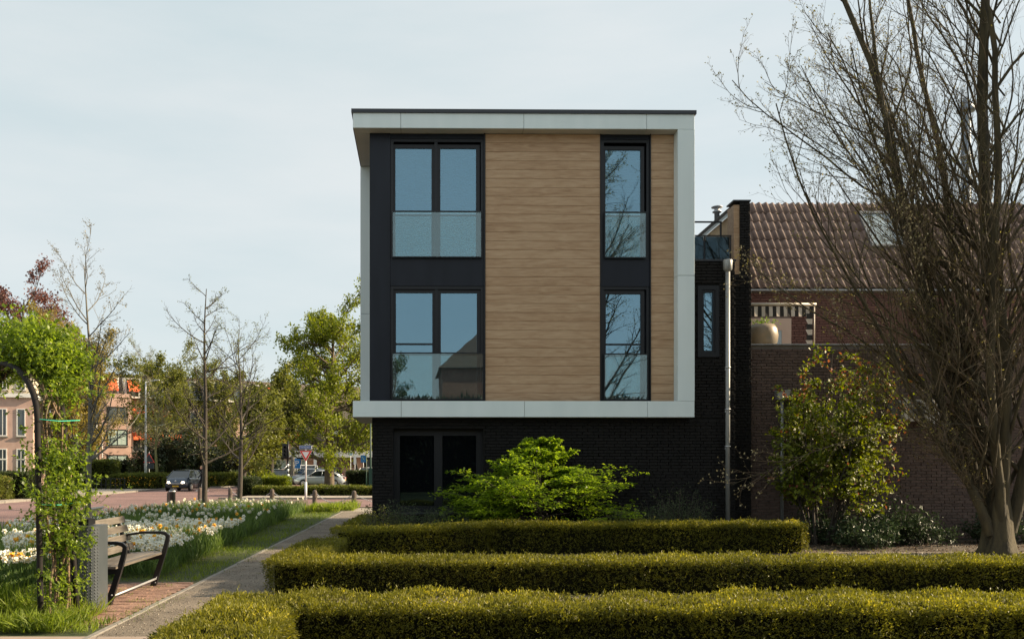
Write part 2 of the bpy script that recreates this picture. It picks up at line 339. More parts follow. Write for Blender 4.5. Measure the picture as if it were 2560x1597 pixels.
# ------------------------------------------------------------ the modern apartment house
H = thing('apartment_house', 'modern house with white box frame and brown wood cladding over a black brick ground floor', 'house', (-1.55, 17.8, 0), R(0.7))
YF = .28
# white frame: panels with open joints, as in the photograph
M_core = mat('frame core', (.10, .10, .10), rough=.9)
part('frame_core', M_core, H, (.02, 6.86, .03, YF + .25, 8.375, 8.64), (6.565, 6.86, .03, YF + .2, 2.86, 8.4), (.02, 6.86, .03, YF + .25, 2.585, 2.86), (.02, .30, .4, 2.58, 8.37, 8.64), (.02, .30, .4, 2.58, 2.585, 2.86), (.02, .36, 2.33, 2.57, 2.8, 8.4))
G = .004
def hpanels(z0, z1, zr, xs):
    for a, b in zip(xs[:-1], xs[1:]):
        m = MB().bbox(a + G, b - G, 0, .028, z0, z1, .002); m.build('facade_panel', M_white, H)
hpanels(8.352, 8.650, 0, [0, .962, 3.436, 5.915, 6.882])
hpanels(2.556, 2.878, 0, [0, .970, 3.452, 5.932, 6.884])
for z0, z1 in ((2.878, 5.408), (5.408, 8.352)):
    MB().bbox(6.545, 6.884, 0, .028, z0 + G, z1 - G, .002).build('facade_panel', M_white, H)
    part('reveal_panel', M_white, H, (6.545, 6.56, .029, YF + .06, z0 + G, z1 - G))
for a, b in zip([.0, .962, 3.436, 5.915], [.962, 3.436, 5.915, 6.545]):
    part('soffit_panel', M_grey, H, (a + G, b - G, .029, YF + .03, 8.352, 8.367))
for a, b in ((.32, 1.3), (1.3, 2.29)): part('soffit_panel', M_grey, H, (.0, .317, a, b - G, 8.352, 8.367))
part('lower_soffit', M_grey, H, (.0, 6.88, .029, YF + .06, 2.556, 2.57), (.0, .36, YF + .06, 2.6, 2.556, 2.57))
for z0, z1 in ((8.352, 8.65), (2.556, 2.878)):
    for a, b in ((.03, 1.3), (1.3, 2.6)): part('side_panel', M_white, H, (-.001, .018, a + G, b - G, z0, z1))
for z0, z1 in ((2.878, 5.02), (5.02, 8.352)): part('rear_post_panel', M_white, H, (.0, .33, 2.30, 2.328, z0 + G, z1 - G), (-.001, .018, 2.33, 2.6, z0 + G, z1 - G))
part('roof_coping', M_cop, H, (-.03, 6.915, -.03, 9.0, 8.652, 8.725))
part('balcony_floor', M_grey, H, (.0, .33, YF + .2, 2.28, 2.862, 2.885))
# walls of the upper storeys behind the frame
part('upper_wall', M_navy, H, (.322, .739, YF + .001, 8.9, 2.88, 8.352), (.74, 6.56, YF + .12, YF + .16, 2.88, 5.2), (6.56, 6.86, YF + .2, 8.9, 2.6, 8.64), (.34, 6.86, 8.7, 8.9, 2.6, 8.64))
part('roof_slab', M_core, H, (.32, 6.86, YF + .26, 8.95, 8.38, 8.64))
part('floor_slab', M_core, H, (.34, 6.86, YF + .3, 8.9, 2.6, 2.86), (.34, 6.86, YF + .3, 8.9, 5.35, 5.6))
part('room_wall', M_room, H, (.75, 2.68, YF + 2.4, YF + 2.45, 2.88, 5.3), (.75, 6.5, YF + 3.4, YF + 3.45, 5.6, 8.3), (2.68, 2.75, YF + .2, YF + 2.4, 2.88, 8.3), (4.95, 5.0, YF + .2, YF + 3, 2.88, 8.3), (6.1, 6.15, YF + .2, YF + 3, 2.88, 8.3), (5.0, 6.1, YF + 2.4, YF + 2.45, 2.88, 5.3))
# wood cladding boards
def boards(x0, x1):
    n = 30; z0, z1 = 2.884, 8.345; p = (z1 - z0) / n
    me = MB().bbox(0, x1 - x0, 0, .022, .0016, p - .0016, .0045).mesh('cladding_board', M_clad)
    for i in range(n): link('cladding_board', me, H, (x0, YF + U(0, .0015), z0 + i * p))
boards(2.682, 5.03); boards(6.072, 6.545)
part('cladding_backing', M_frame, H, (2.672, 5.04, YF + .028, YF + .118, 2.88, 8.35), (6.062, 6.56, YF + .028, YF + .118, 2.88, 8.35))
part('corner_trim', M_frame, H, (2.655, 2.681, YF - .02, YF + .1, 2.88, 8.35), (5.031, 5.05, YF - .02, YF + .1, 2.88, 8.35), (6.052, 6.071, YF - .02, YF + .1, 2.88, 8.35))
part('spandrel_panel', M_navy, H, (.742, 2.654, YF + .012, YF + .04, 5.245, 5.79)); part('spandrel_panel', M_navy, H, (5.051, 6.051, YF + .012, YF + .04, 5.245, 5.79))
def frame_ring(mb, x0, x1, z0, z1, t, y0, y1): mb.box(x0, x1, y0, y1, z0, z0 + t).box(x0, x1, y0, y1, z1 - t, z1).box(x0, x0 + t, y0 + .001, y1, z0 + t, z1 - t).box(x1 - t, x1, y0 + .001, y1, z0 + t, z1 - t)
def window(x0, x1, z0, z1, panes, bal, transoms=(), blind=None):
    f = MB(); frame_ring(f, x0, x1, z0, z1, .062, YF + .03, YF + .12)
    edges = [x0 + .062] + [(a[1] + b[0]) / 2 for a, b in zip(panes[:-1], panes[1:])] + [x1 - .062]
    for e in edges[1:-1]: f.box(e - .032, e + .032, YF + .04, YF + .12, z0 + .063, z1 - .063)
    fr = f.build('window_frame', M_frame, H)
    for k, (a, b, c, d) in enumerate(panes):
        s = MB(); frame_ring(s, a - .075, b + .075, c - .075, d + .075, .075, YF + .075, YF + .13)
        if k in transoms: s.box(a, b, YF + .08, YF + .125, 4.05, 4.085)
        s.build('sash', M_frame, fr)
        g = MB().box(a, b, YF + .10, YF + .106, c, d).build('pane', M_glass_b if blind == 'slats' else M_glass, fr)
        g.rotation_euler = (0, 0, 0)
        if blind == 'slats' :
            bl = MB()
            zz = d - .02
            while zz > c + (.0 if x0 < 3 else 1.15):
                bl.add([(a, YF + .16, zz), (b, YF + .16, zz), (b, YF + .185, zz - .036), (a, YF + .185, zz - .036)], [(0, 1, 2, 3)]); zz -= .052
            bl.build('blind', M_blind, fr)
        if blind == 'curtain' and k == 0:
            n = 60; vs = []
            for i in range(n + 1): xx = a + (b - a) * i / n; yy = YF + .24 + .02 * math.sin(i * .9) + .01 * math.sin(i * 2.3); vs += [(xx, yy, c), (xx, yy, d)]
            MB().add(vs, [(2 * i, 2 * i + 2, 2 * i + 3, 2 * i + 1) for i in range(n)], True).build('curtain', M_curtain, fr)
    a, b, c, d = bal
    rail = MB().box(a, b, YF - .055, YF - .015, d, d + .025).box(a, a + .018, YF - .055, YF - .02, c, d).box(b - .018, b, YF - .055, YF - .02, c, d).box(a, b, YF - .055, YF - .02, c - .02, c).build('balustrade', M_frame, H)
    MB().box(a + .02, b - .02, YF - .043, YF - .033, c + .001, d - .001).build('glass_panel', M_glass2, rail)
    return fr
window(.745, 2.653, 5.79, 8.25, [(.844, 1.584, 5.853, 8.073), (1.765, 2.497, 5.853, 8.073)], (.775, 2.61, 5.83, 6.735), blind='slats')
window(.745, 2.653, 2.89, 5.245, [(.856, 1.60, 2.99, 5.113), (1.775, 2.515, 2.99, 5.113)], (.775, 2.645, 2.935, 3.855), transoms=(0,), blind='curtain')
window(5.052, 6.05, 5.79, 8.25, [(5.156, 5.879, 5.853, 8.056)], (5.11, 5.975, 5.83, 6.73), blind='slats')
window(5.052, 6.05, 2.89, 5.245, [(5.165, 5.88, 2.99, 5.10)], (5.10, 6.0, 2.935, 3.84), transoms=(0,))
part('lintel_panel', M_navy, H, (.742, 2.654, YF + .014, YF + .05, 8.251, 8.348)); part('lintel_panel', M_navy, H, (5.051, 6.051, YF + .014, YF + .05, 8.251, 8.348))
# things on the room side: a door leaf ajar, a white shelf
# ground floor wall of black brick
gw = MB().box(.372, .80, YF + .024, .6, 0, 2.556).box(.80, 2.64, YF + .024, .6, 0, .62).box(.80, 2.64, YF + .024, .6, 2.33, 2.556).box(2.64, 7.02, YF + .024, .6, 0, 2.556)
gw.box(7.02, 7.80, YF + .024, .6, 0, 3.80).box(7.02, 7.06, YF + .024, .6, 3.80, 5.26).box(7.47, 7.80, YF + .024, .6, 3.80, 5.26).box(6.885, 7.80, YF + .024, .6, 5.26, 5.76).box(6.885, 7.02, YF + .024, .6, 2.556, 5.26)
gw.build('wall', M_mort_d, H)
part('wall', M_mort_d, H, (.372, .5, .61, 8.9, 0, 2.556), (.372, 7.8, 8.9, 9.0, 0, 2.556), (7.7, 7.8, .61, 9.0, 0, 5.76), (6.87, 7.69, .61, 8.9, 5.5, 5.76))
brick_wall(H, .372, 7.80, .02, 2.55, YF + .024, M_brick_d, M_mort_d, holes=[(.80, 2.64, .62, 2.33)], nsing=0)
brick_wall(H, 6.89, 7.80, 2.56, 5.76, YF + .024, M_brick_d, M_mort_d, holes=[(7.03, 7.475, 3.80, 5.26)], nsing=250)
f = MB(); frame_ring(f, .80, 2.64, .62, 2.33, .07, YF + .24, YF + .315); f.box(1.69, 1.76, YF + .245, YF + .315, .69, 2.26); fr = f.build('window_frame', M_frame, H)
for a, b in ((.94, 1.63), (1.82, 2.5)): MB().box(a, b, YF + .27, YF + .276, .76, 2.2).build('pane', M_dglass, fr); s = MB(); frame_ring(s, a - .07, b + .07, .69, 2.26, .06, YF + .25, YF + .30); s.build('sash', M_frame, fr)
part('room_wall', M_core, H, (.75, 2.7, YF + .8, YF + .85, .8, 2.5)); part('window_sill', M_cop, H, (.79, 2.66, YF - .04, YF + .23, .595, .618))
f = MB(); frame_ring(f, 7.03, 7.475, 3.80, 5.26, .085, YF - .02, YF + .1); fr = f.build('window_frame', M_frame, H)
s = MB(); frame_ring(s, 7.105, 7.40, 3.88, 5.18, .055, YF + .0, YF + .09); s.build('sash', M_frame, fr); MB().box(7.155, 7.35, YF + .04, YF + .046, 3.93, 5.12).build('pane', M_glass, fr)
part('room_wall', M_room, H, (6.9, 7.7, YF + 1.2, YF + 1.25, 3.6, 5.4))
# roof terrace above the right-hand part
b = MB().box(6.89, 7.74, YF + .05, YF + .07, 6.29, 6.31).box(7.72, 7.74, YF + .05, YF + .07, 5.8, 6.29).box(7.18, 7.20, YF + .05, YF + .07, 5.8, 6.29)
bal = b.build('terrace_balustrade', M_frame, H)
part('glass_panel', M_dglass, bal, (6.90, 7.17, YF + .055, YF + .065, 5.81, 6.28), (7.21, 7.71, YF + .055, YF + .065, 5.81, 6.28))
part('terrace_coping', M_cop, H, (6.89, 7.82, YF - .02, YF + .32, 5.762, 5.80))
part('terrace_bar', M_frame, H, (6.89, 7.70, YF + .5, YF + .53, 6.69, 6.72), (7.67, 7.70, YF + .5, YF + .53, 5.8, 6.69))
part('terrace_dark_box', M_navy, H, (6.9, 7.74, 1.2, 3.2, 5.78, 6.42))  # dark box added so the view through the terrace glass is not pale
# downpipes
def downpipe(label, x, y, ztop, r, kind):
    t = thing('downpipe', label, 'drainpipe', (x, y, 0))
    MB().tube([(0, 0, .0), (0, 0, ztop - .1)], r, 12).build('pipe', M_zinc, t)
    if kind == 'round': MB().lathe([(r * 1.05, -.05), (.09, 0), (.092, .18), (.085, .19), (.083, .02)], (0, 0, ztop - .19), 20).build('hopper', M_zinc, t)
    else: MB().prism([(-.11, 0), (.11, 0), (.14, .17), (-.14, .17)], 'y', -.09, .07).box(-.15, .15, -.1, .08, .17, .195).build('hopper', M_steel, t, (0, 0, ztop - .195))
    for z in ([3.55, 1.95, 2.7, .3] if kind == 'round' else [.22, 1.9]):
        MB().lathe([(r + .002, 0), (r + .012, .008), (r + .012, .028), (r + .002, .036)], (0, 0, z), 14).build('collar', M_steel, t)
        part('bracket', M_steel, t, (-.008, .008, 0, .12, z - .03, z - .012), (-.055, -.03, -.012, .012, z - .035, z - .01))
downpipe('tall round zinc drainpipe with round hopper on black brick wall', 6.035, 17.99, 5.745, .045, 'round')
downpipe('lower grey drainpipe with box hopper on brown brick wall beside leafy tree', 7.48, 18.86, 3.18, .036, 'box')

# ------------------------------------------------------------ dark party wall strip and the brown brick house
D1 = thing('party_wall', 'narrow dark brick wall rising to the roof ridge beside drainpipe, oak strip on its edge', 'wall', (6.10, 18.75, 0))
part('wall', M_mort_d, D1, (0, .68, .0, .5, 0, 5.62), (1.12, 1.36, 1.95, 2.4, 4.3, 7.74)); brick_wall(D1, 0, .68, .02, 5.6, .0, M_brick_d, None, nsing=0); brick_wall(D1, 1.12, 1.36, 4.32, 7.72, 1.95, M_brick_d, None, nsing=0)
for i in range(8): part('timber_board', M_clad, D1, (.985, 1.119, 1.95 + i * .055, 2.0 + i * .055, 6.0, 7.66))
part('coping', M_cop, D1, (.97, 1.38, 1.93, 2.42, 7.741, 7.775))
GH = thing('gable_house', 'cream gable with dark sloping verge and round chimney pipe behind the terrace', 'house', (6.3, 23.4, 0))
M_cream = mat('cream boarding', (.62, .47, .30), (.70, .55, .36), rough=.7, nscale=4)
GH_top = lambda x: 7.40 + (x - .55) * .86
for i in range(9):
    a = .62 + i * .12; b = a + .114
    MB().prism([(a, 5.0), (b, 5.0), (b, GH_top(b) - .12), (a, GH_top(a) - .12)], 'y', 0, .03).build('gable_board', M_cream, GH)
MB().prism([(.42, GH_top(.42) - .02), (.42, GH_top(.42) - .11), (1.72, GH_top(1.72) - .11), (1.72, GH_top(1.72) - .02)], 'y', -.12, .02).build('verge_board', M_white, GH)
MB().prism([(.36, GH_top(.36) + .06), (.36, GH_top(.36) - .018), (1.74, GH_top(1.74) - .018), (1.74, GH_top(1.74) + .1)], 'y', -.16, 5).build('roof', mat('dark roof tile', (.06, .055, .05), (.10, .09, .08), rough=.8, nscale=12, bump=.6), GH)
part('wall', M_cop, GH, (.62, 2.2, .05, 4.9, 0, 7.3))
MB().lathe([(.07, 0), (.07, .30), (.12, .31), (.12, .34), (.07, .36), (.07, .42), (.15, .44), (.15, .46), (.03, .50)], (1.46, .6, 8.12), 14).build('chimney_pipe', M_steel, GH)

BH = thing('brick_house', 'brown brick house with red tiled roof, upper red brick wall and sunken terrace', 'house', (6.66, 19.0, 0))
bx = lambda X: X - 6.66; by = lambda Y: Y - 19.0
part('wall', M_mort_b, BH, (0, 12, .024, .28, 0, 4.16))
brick_wall(BH, 0.0, 11.0, .02, 4.14, .024, M_brick_b, None, nsing=300, single=lambda q: 0.01 + abs(q[0] - 1.2) if q[2] > .6 else 99)
part('coping', M_steel, BH, (-.02, 12, -.03, .31, 4.161, 4.185))
UW = 2.5
ROOF0 = (7.62, 21.5, 5.86); SL = 55
part('upper_wall', M_mort_r, BH, (bx(7.4), 12, UW + .024, UW + .25, 4.0, 5.82), (bx(7.4), 12, UW + .25, UW + 4, 0, 4.0))
brick_wall(BH, bx(7.4), 11.0, 4.2, 5.80, UW + .024, M_brick_r, None, holes=[(bx(7.5), bx(8.75), 4.1, 5.15)], nsing=0)
part('terrace_floor', M_concrete, BH, (0, 12, .3, UW, 3.95, 4.0))
part('gutter', M_steel, BH, (bx(7.55), 12, UW - .12, UW, 5.80, 5.835))
# recess with cream frame and blue glass
M_pink = mat('pinkish cream paint', (.58, .42, .34), (.64, .48, .39), rough=.7, nscale=3)
wf = part('window_frame', M_pink, BH, (bx(7.5), bx(8.75), UW - .01, UW + .02, 4.86, 5.15), (bx(8.52), bx(8.75), UW - .01, UW + .02, 4.0, 4.86), (bx(7.5), bx(7.56), UW - .01, UW + .02, 4.0, 4.86))
part('pane', mat('pale blue blind', (.42, .52, .58), (.50, .58, .62), rough=.35, nscale=2), wf, (bx(7.56), bx(8.52), UW + .0, UW + .01, 4.0, 4.86))
# upper pantiled roof
M_tile = mat('brown red pantile', (.15, .100, .085), (.29, .205, .17), rough=.8, nscale=3.5, rand=.7, bump=.5, bscale=40)
def pantile():
    n = 8; vs = []; fs = []; W = .178; Lg = .40
    prof = [(i / n * W, .030 * math.sin(2 * math.pi * i / n - .6) + .012) for i in range(n + 1)]
    for yy, lift in ((0, .018), (Lg, -.004)):
        for x, z in prof: vs.append((x, yy, z + lift))
    for x, z in prof: vs.append((x, 0, z + .018 - .022))
    k = n + 1
    for i in range(n): fs += [(i, i + 1, k + i + 1, k + i), (2 * k + i, 2 * k + i + 1, i + 1, i)]
    return MB().add(vs, fs, True).mesh('roof_tile', M_tile)
tile_me = pantile(); gau = .345; cw = .174; rows = 9; slots = []
Mr = Matrix.Rotation(R(SL), 4, 'X')
for r in range(rows):
    for c in range(56):
        X = 7.5 + c * cw; t = r / rows
        if X < 7.5 + .44 * t or X > 17.2 - 2.0 * t: continue
        slots.append((abs(X - 9.5), X, r))
slots.sort(); rest = MB(); tv = [v.co.copy() for v in tile_me.vertices]; tf = [tuple(p.vertices) for p in tile_me.polygons]
SLX = (math.cos(R(SL)), math.sin(R(SL)))
for k, (_, X, r) in enumerate(slots):
    p = Vector((bx(X), by(21.42) + r * gau * SLX[0], 5.86 + r * gau * SLX[1])) + Vector((U(-.006, .006), U(-.012, .012), U(-.005, .006)))
    e = Euler((R(SL) + U(-.01, .01), U(-.012, .012), U(-.01, .01)))
    # each course overlaps the one below; a skylight takes out a few tiles
    if 11.05 < X < 11.95 and 4 <= r <= 7: continue
    if k < 300: o = link('roof_tile', tile_me, BH, p); o.rotation_euler = e
    else: m4 = Matrix.Translation(p) @ e.to_matrix().to_4x4(); rest.add([m4 @ v for v in tv], tf, True)
tag(rest.build('roof_tiling', M_tile, BH), kind='stuff')
rb = MB(); q0 = Vector((bx(7.5), by(21.46), 5.83)); 
rb.add([(bx(7.52), by(21.46), 5.84), (bx(17.3), by(21.46), 5.84), (bx(15.3), by(21.46) + 3.1 * SLX[0], 5.82 + 3.1 * SLX[1]), (bx(7.98), by(21.46) + 3.1 * SLX[0], 5.82 + 3.1 * SLX[1])], [(0, 1, 2, 3)])
rb.build('roof_underlay', M_core, BH)
rz = 5.86 + rows * gau * SLX[1]; ry = by(21.42) + rows * gau * SLX[0]
me = MB().lathe([(.095, 0), (.105, .02), (.10, .33), (.085, .34)], n=10).mesh('ridge_tile', M_tile)
for i in range(22):
    o = link('ridge_tile', me, BH, (bx(8.0) + i * .33, ry + .06, rz - .075)); o.rotation_euler = (0, R(90), 0)
MB().add([(bx(7.98), ry + .1, rz - .02), (bx(15.3), ry + .1, rz - .02), (bx(16.8), ry + 2.6, 5.0), (bx(7.5), ry + 2.6, 5.0)], [(0, 1, 2, 3)]).build('rear_roof', M_tile, BH)
# skylight
sk = MB(); Ms = Matrix.Translation((bx(11.05), by(21.42) + 4 * gau * SLX[0], 5.90 + 4 * gau * SLX[1])) @ Matrix.Rotation(R(SL), 4, 'X')
frame = MB()
for q in ((0, .9, 0, .07), (0, .9, 1.25, 1.33), (0, .07, .07, 1.25), (.83, .9, .07, 1.25)): frame.box(q[0], q[1], q[2], q[3], -.03, .07, Ms)
sf = frame.build('skylight', mat('grey metal', (.20, .21, .22), rough=.5), BH)
MB().box(.07, .83, .07, 1.25, .03, .04, Ms).build('pane', mat('bright skylight glass', (.35, .42, .45), rough=.08, spec=1.0), sf)
# other things on that house
AW = thing('awning', 'black and white striped awning valance under a cream bar above the terrace', 'awning', (7.10, 20.0, 0))
M_pale = mat('pale bar', (.62, .55, .44), rough=.5); M_cloth_w = mat('off white cloth', (.62, .55, .47), rough=.9); M_cloth_k = mat('black cloth', (.03, .028, .026), rough=.9)
MB().tube([(.02, 0, 5.215), (1.60, 0, 5.215)], .032, 10).build('bar', M_pale, AW)
MB().tube([(1.56, 0, 4.2), (1.56, 0, 5.18)], .014, 6).build('post', M_pale, AW)
for i in range(18): MB().add([(.04 + i * .083, 0, 5.17), (.04 + i * .083 + .083, 0, 5.17), (.04 + i * .083 + .081, -.02 + .01 * (i % 3), 4.94), (.04 + i * .083 + .002, -.02 + .01 * ((i + 1) % 3), 4.94)], [(0, 1, 2, 3)]).build('stripe', M_cloth_w if i % 2 == 0 else M_cloth_k, AW)
for i in range(7): MB().add([(1.36 - .02 * (i % 2), -.05, 5.0 - i * .12), (1.50, -.05, 5.0 - i * .12), (1.50, -.04, 4.88 - i * .12), (1.37 + .03 * (i % 2), -.05, 4.88 - i * .12)], [(0, 1, 2, 3)]).build('side_stripe', M_cloth_k if i % 2 == 0 else M_cloth_w, AW)
PT = thing('plant_pot', 'large round ochre garden pot with small plant on the terrace ledge', 'pot', (7.40, 19.75, 4.11))
MB().lathe([(.16, 0), (.26, .08), (.32, .22), (.335, .36), (.31, .50), (.25, .60), (.24, .60), (.22, .54), (.01, .50)], n=28).build('pot', mat('glazed ochre pot', (.30, .21, .11), (.18, .17, .14), rough=.45, nscale=3, coord='obj'), PT)
rg = np.random.default_rng(3); P = rg.normal(size=(120, 3)) * (.13, .08, .05) + (0, 0, .64)
leafobj('plant', P, rg.normal(size=(120, 3)) + (0, 0, .6), .06, .03, rg, leafmat('pot plant leaf', (.10, .20, .03), (.25, .35, .05)), PT)
AC = thing('air_conditioner', 'white air conditioner unit on brown brick wall behind bare branches', 'air conditioner', (10.0, 18.72, 2.52))
part('casing', mat('air unit white', (.55, .53, .48), rough=.5), AC, (0, .74, 0, .26, 0, .46)); MB().lathe([(.19, 0), (.19, .012), (.16, .014), (.155, .004), (.03, .004), (.03, .012), (.0, .012)], n=24, M=Matrix.Translation((.26, -.001, .24)) @ Matrix.Rotation(R(90), 4, 'X')).build('fan_grille', mat('grille grey', (.12, .12, .12), rough=.5), AC)
part('bracket', M_steel, AC, (.06, .09, .0, .3, -.05, -.002), (.62, .65, 0, .3, -.05, -.002)); part('side_grille', mat('grille grey', (.12, .12, .12)), AC, (-.22, -.02, .1, .26, .12, .4))
FL = thing('flue_pipe', 'tall blue grey chimney flue with pointed cap rising behind the big tree', 'chimney', (15.7, 26, 0))
M_flue = mat('blue grey metal', (.20, .25, .31), (.25, .30, .36), rough=.5, metal=.2, nscale=3)
MB().tube([(0, 0, 0), (0, 0, 11.9)], .13, 16).build('pipe', M_flue, FL); MB().lathe([(.24, 0), (.26, .05), (.02, .45)], (0, 0, 11.95), 18).build('cap', M_flue, FL)
for z in (9.0, 10.6): MB().lathe([(.131, 0), (.15, .01), (.15, .06), (.131, .07)], (0, 0, z), 16).build('collar', M_steel, FL)
# ------------------------------------------------------------ ground, road, pavements
def sheet(name, x0, x1, y0, y1, z, m, div=1, kind='structure'):
    return tag(MB().add([(x0, y0, z), (x1, y0, z), (x1, y1, z), (x0, y1, z)], [(0, 1, 2, 3)]).build(name, m), kind=kind)
M_soil = mat('garden soil', (.050, .038, .026), (.11, .085, .055), rough=.95, nscale=6, detail=8, bump=.9, bscale=30)
M_turf = mat('turf soil', (.030, .045, .012), (.065, .075, .025), rough=.95, nscale=3, detail=8, bump=.6, bscale=40)
M_path = mat('fine grey gravel', (.13, .105, .080), (.26, .215, .165), rough=.95, nscale=1.6, detail=12, bump=.9, bscale=90, contrast=.35)
M_road = brickfield('red brick road', (.215, .125, .115), (.29, .175, .155), (.15, .10, .09), .21, .07)
M_pave = brickfield('beige slab paving', (.36, .31, .25), (.42, .37, .30), (.2, .17, .14), .3, .3)
M_park = brickfield('grey paving', (.10, .10, .105), (.14, .14, .14), (.07, .07, .07), .2, .1)
M_line = mat('worn white road paint', (.62, .60, .56), (.45, .42, .39), rough=.7, nscale=9, contrast=.2)
g = tag(MB().add([(-900, -200, -.012), (900, -200, -.012), (900, 1500, -.012), (-900, 1500, -.012)], [(0, 1, 2, 3)]).build('ground', M_turf), kind='structure')
sheet('garden_bed_soil', -1.95, 30, 3, 19.2, -.006, M_soil)
sheet('verge_turf', -8.95, -3.09, 2.5, 33.0, -.004, M_turf)
sheet('gravel_path', -3.06, -1.5, 3.0, 31.0, .002, M_path)
sheet('garden_path', -1.2, 30, 8.1, 10.7, .0, M_path); sheet('garden_path', 6.9, 30, 11.6, 16.2, .004, M_path)
sheet('gravel_path_end', -4.2, 8, 31.0, 33.6, .004, M_pave)
sheet('cross_path', -14, -1.9, 2, 8.09, .008, mat('pinkish slab', (.26, .20, .16), (.34, .27, .22), rough=.9, nscale=2, detail=8))
sheet('bench_pad_bed', -4.35, -3.17, 8.6, 12.0, .0, M_soil)
sheet('road', -18.2, -10.3, -30, 130, .006, M_road)
sheet('side_road', -10.3, 60, 34.3, 42.7, .006, M_road)
sheet('parking_strip', -10.3, -8.95, 2, 34.3, .004, brickfield('pinkish parking paving', (.30, .20, .17), (.36, .25, .21), (.2, .15, .13), .2, .1))
sheet('pavement', -60, -18.35, 24, 62, .05, M_pave)
sheet('far_pavement', -9.6, 60, 42.85, 46.6, .05, M_pave)
sheet('car_park', -9.0, 40, 49, 92, .004, M_park); sheet('shop_pavement', -30, 40, 92, 99, .03, M_pave)
sheet('far_lawn', -60, -18.4, 62, 84, .02, mat('far lawn grass', (.07, .13, .02), (.12, .20, .035), rough=.9, nscale=2))
# road paint: dashes, then a solid edge line
mk = [(-9.35, y, .55) for y in np.arange(20, 33.4, 1.9)]
for i, (x, y, l_) in enumerate(mk): sheet('road_dash', x - .55 - (y - 20) * .02, x - .43 - (y - 20) * .02, y, y + 1.0, .012, M_line)
MB().add([(-10.05, 34.2, .012), (-9.9, 34.2, .012), (-10.55, 42, .012), (-10.75, 42, .012)], [(0, 1, 2, 3)]).build('road_edge_line', M_line)['kind'] = 'structure'
MB().add([(-15.9, 70, .012), (-15.7, 70, .012), (-15.7, 92, .012), (-15.9, 92, .012)], [(0, 1, 2, 3)]).build('road_edge_line', M_line)['kind'] = 'structure'
# kerbs, stone by stone
def kerb(name, x0, y0, x1, y1, n, w_, h_, zb=-.05, m=M_concrete, singles=True):
    root = bpy.data.objects.new(name, None); COL.objects.link(root); root['kind'] = 'structure'; root.location = (x0, y0, 0)
    L = math.hypot(x1 - x0, y1 - y0); a = math.atan2(y1 - y0, x1 - x0); root.rotation_euler[2] = a; l_ = L / n
    me = MB().bbox(.004, l_ - .004, -w_ / 2, w_ / 2, zb, h_, .006).mesh('kerb_stone', m)
    for i in range(n): o = link('kerb_stone', me, root, (i * l_, U(-.006, .006), U(-.004, .003))); o.rotation_euler[2] = U(-.006, .006)
    return root
kerb('path_kerb', -3.11, 3.2, -3.05, 30.8, 30, .06, .010)
kerb('side_road_kerb', -10.2, 42.76, 12, 42.76, 26, .14, .09)
kerb('road_kerb', -18.27, 20, -18.27, 62, 42, .14, .10)
kerb('verge_kerb', -8.98, 3, -8.98, 33, 30, .1, .06)
kerb('island_kerb', -18.9, 62.1, -13.2, 72, 12, .14, .1)
# brick pad under the bench: every brick its own piece
pad = bpy.data.objects.new('bench_pad', None); COL.objects.link(pad); pad['kind'] = 'structure'; pad.location = (-4.3, 8.7, 0)
M_paver = mat('worn red paver', (.20, .115, .085), (.33, .20, .145), rough=.9, nscale=7, rand=.6, bump=.6, bscale=60)
pm = MB().bbox(-.098, .098, -.046, .046, -.04, .006, .003).mesh('paving_brick', M_paver); k = 0
for r in range(32):
    for c in range(6):
        x = .1 + c * .205 - (r % 2) * .1; y = .05 + r * .1
        if x > 1.13 or (y > 3.0 and x < .3): continue
        o = link('paving_brick', pm, pad, (x, y, U(-.004, .004))); o.rotation_euler = (U(-.02, .02), U(-.02, .02), U(-.02, .02)); k += 1
# loose stones and leaf crumbs on the path
rg = np.random.default_rng(5)
def crumbs(name, n, x0, x1, y0, y1, s, m, dens=None):
    P = np.stack([rg.uniform(x0, x1, n), y0 + (y1 - y0) * rg.random(n) ** 1.6, np.full(n, .006)], 1)
    if dens is not None: P = P[dens(P)]
    D = rg.normal(size=P.shape) * (1, 1, .25); V, F = leaves(P, D, rg.uniform(.4, 1.3, len(P)) * s, s * .8, rg, up=np.array([0, 0, 1.]))
    return tag(link(name, npmesh(name, V, F, m, np.repeat(rg.random(len(P)), 4))), kind='stuff')
crumbs('path_gravel', 15000, -3.04, -1.75, 4.5, 26, .016, leafmat('pale grit', (.10, .085, .07), (.33, .29, .23), trans=0), None)
crumbs('leaf_litter', 7000, 6.5, 17, 14.0, 18.8, .05, leafmat('dry leaf', (.07, .045, .03), (.26, .19, .13), trans=.1), None)
crumbs('leaf_litter', 2600, -3.6, -1.9, 4.5, 31, .03, leafmat('moss crumb', (.05, .07, .02), (.16, .13, .06), trans=.1), lambda P: vnoise(P, 1.3, 2) > .25)

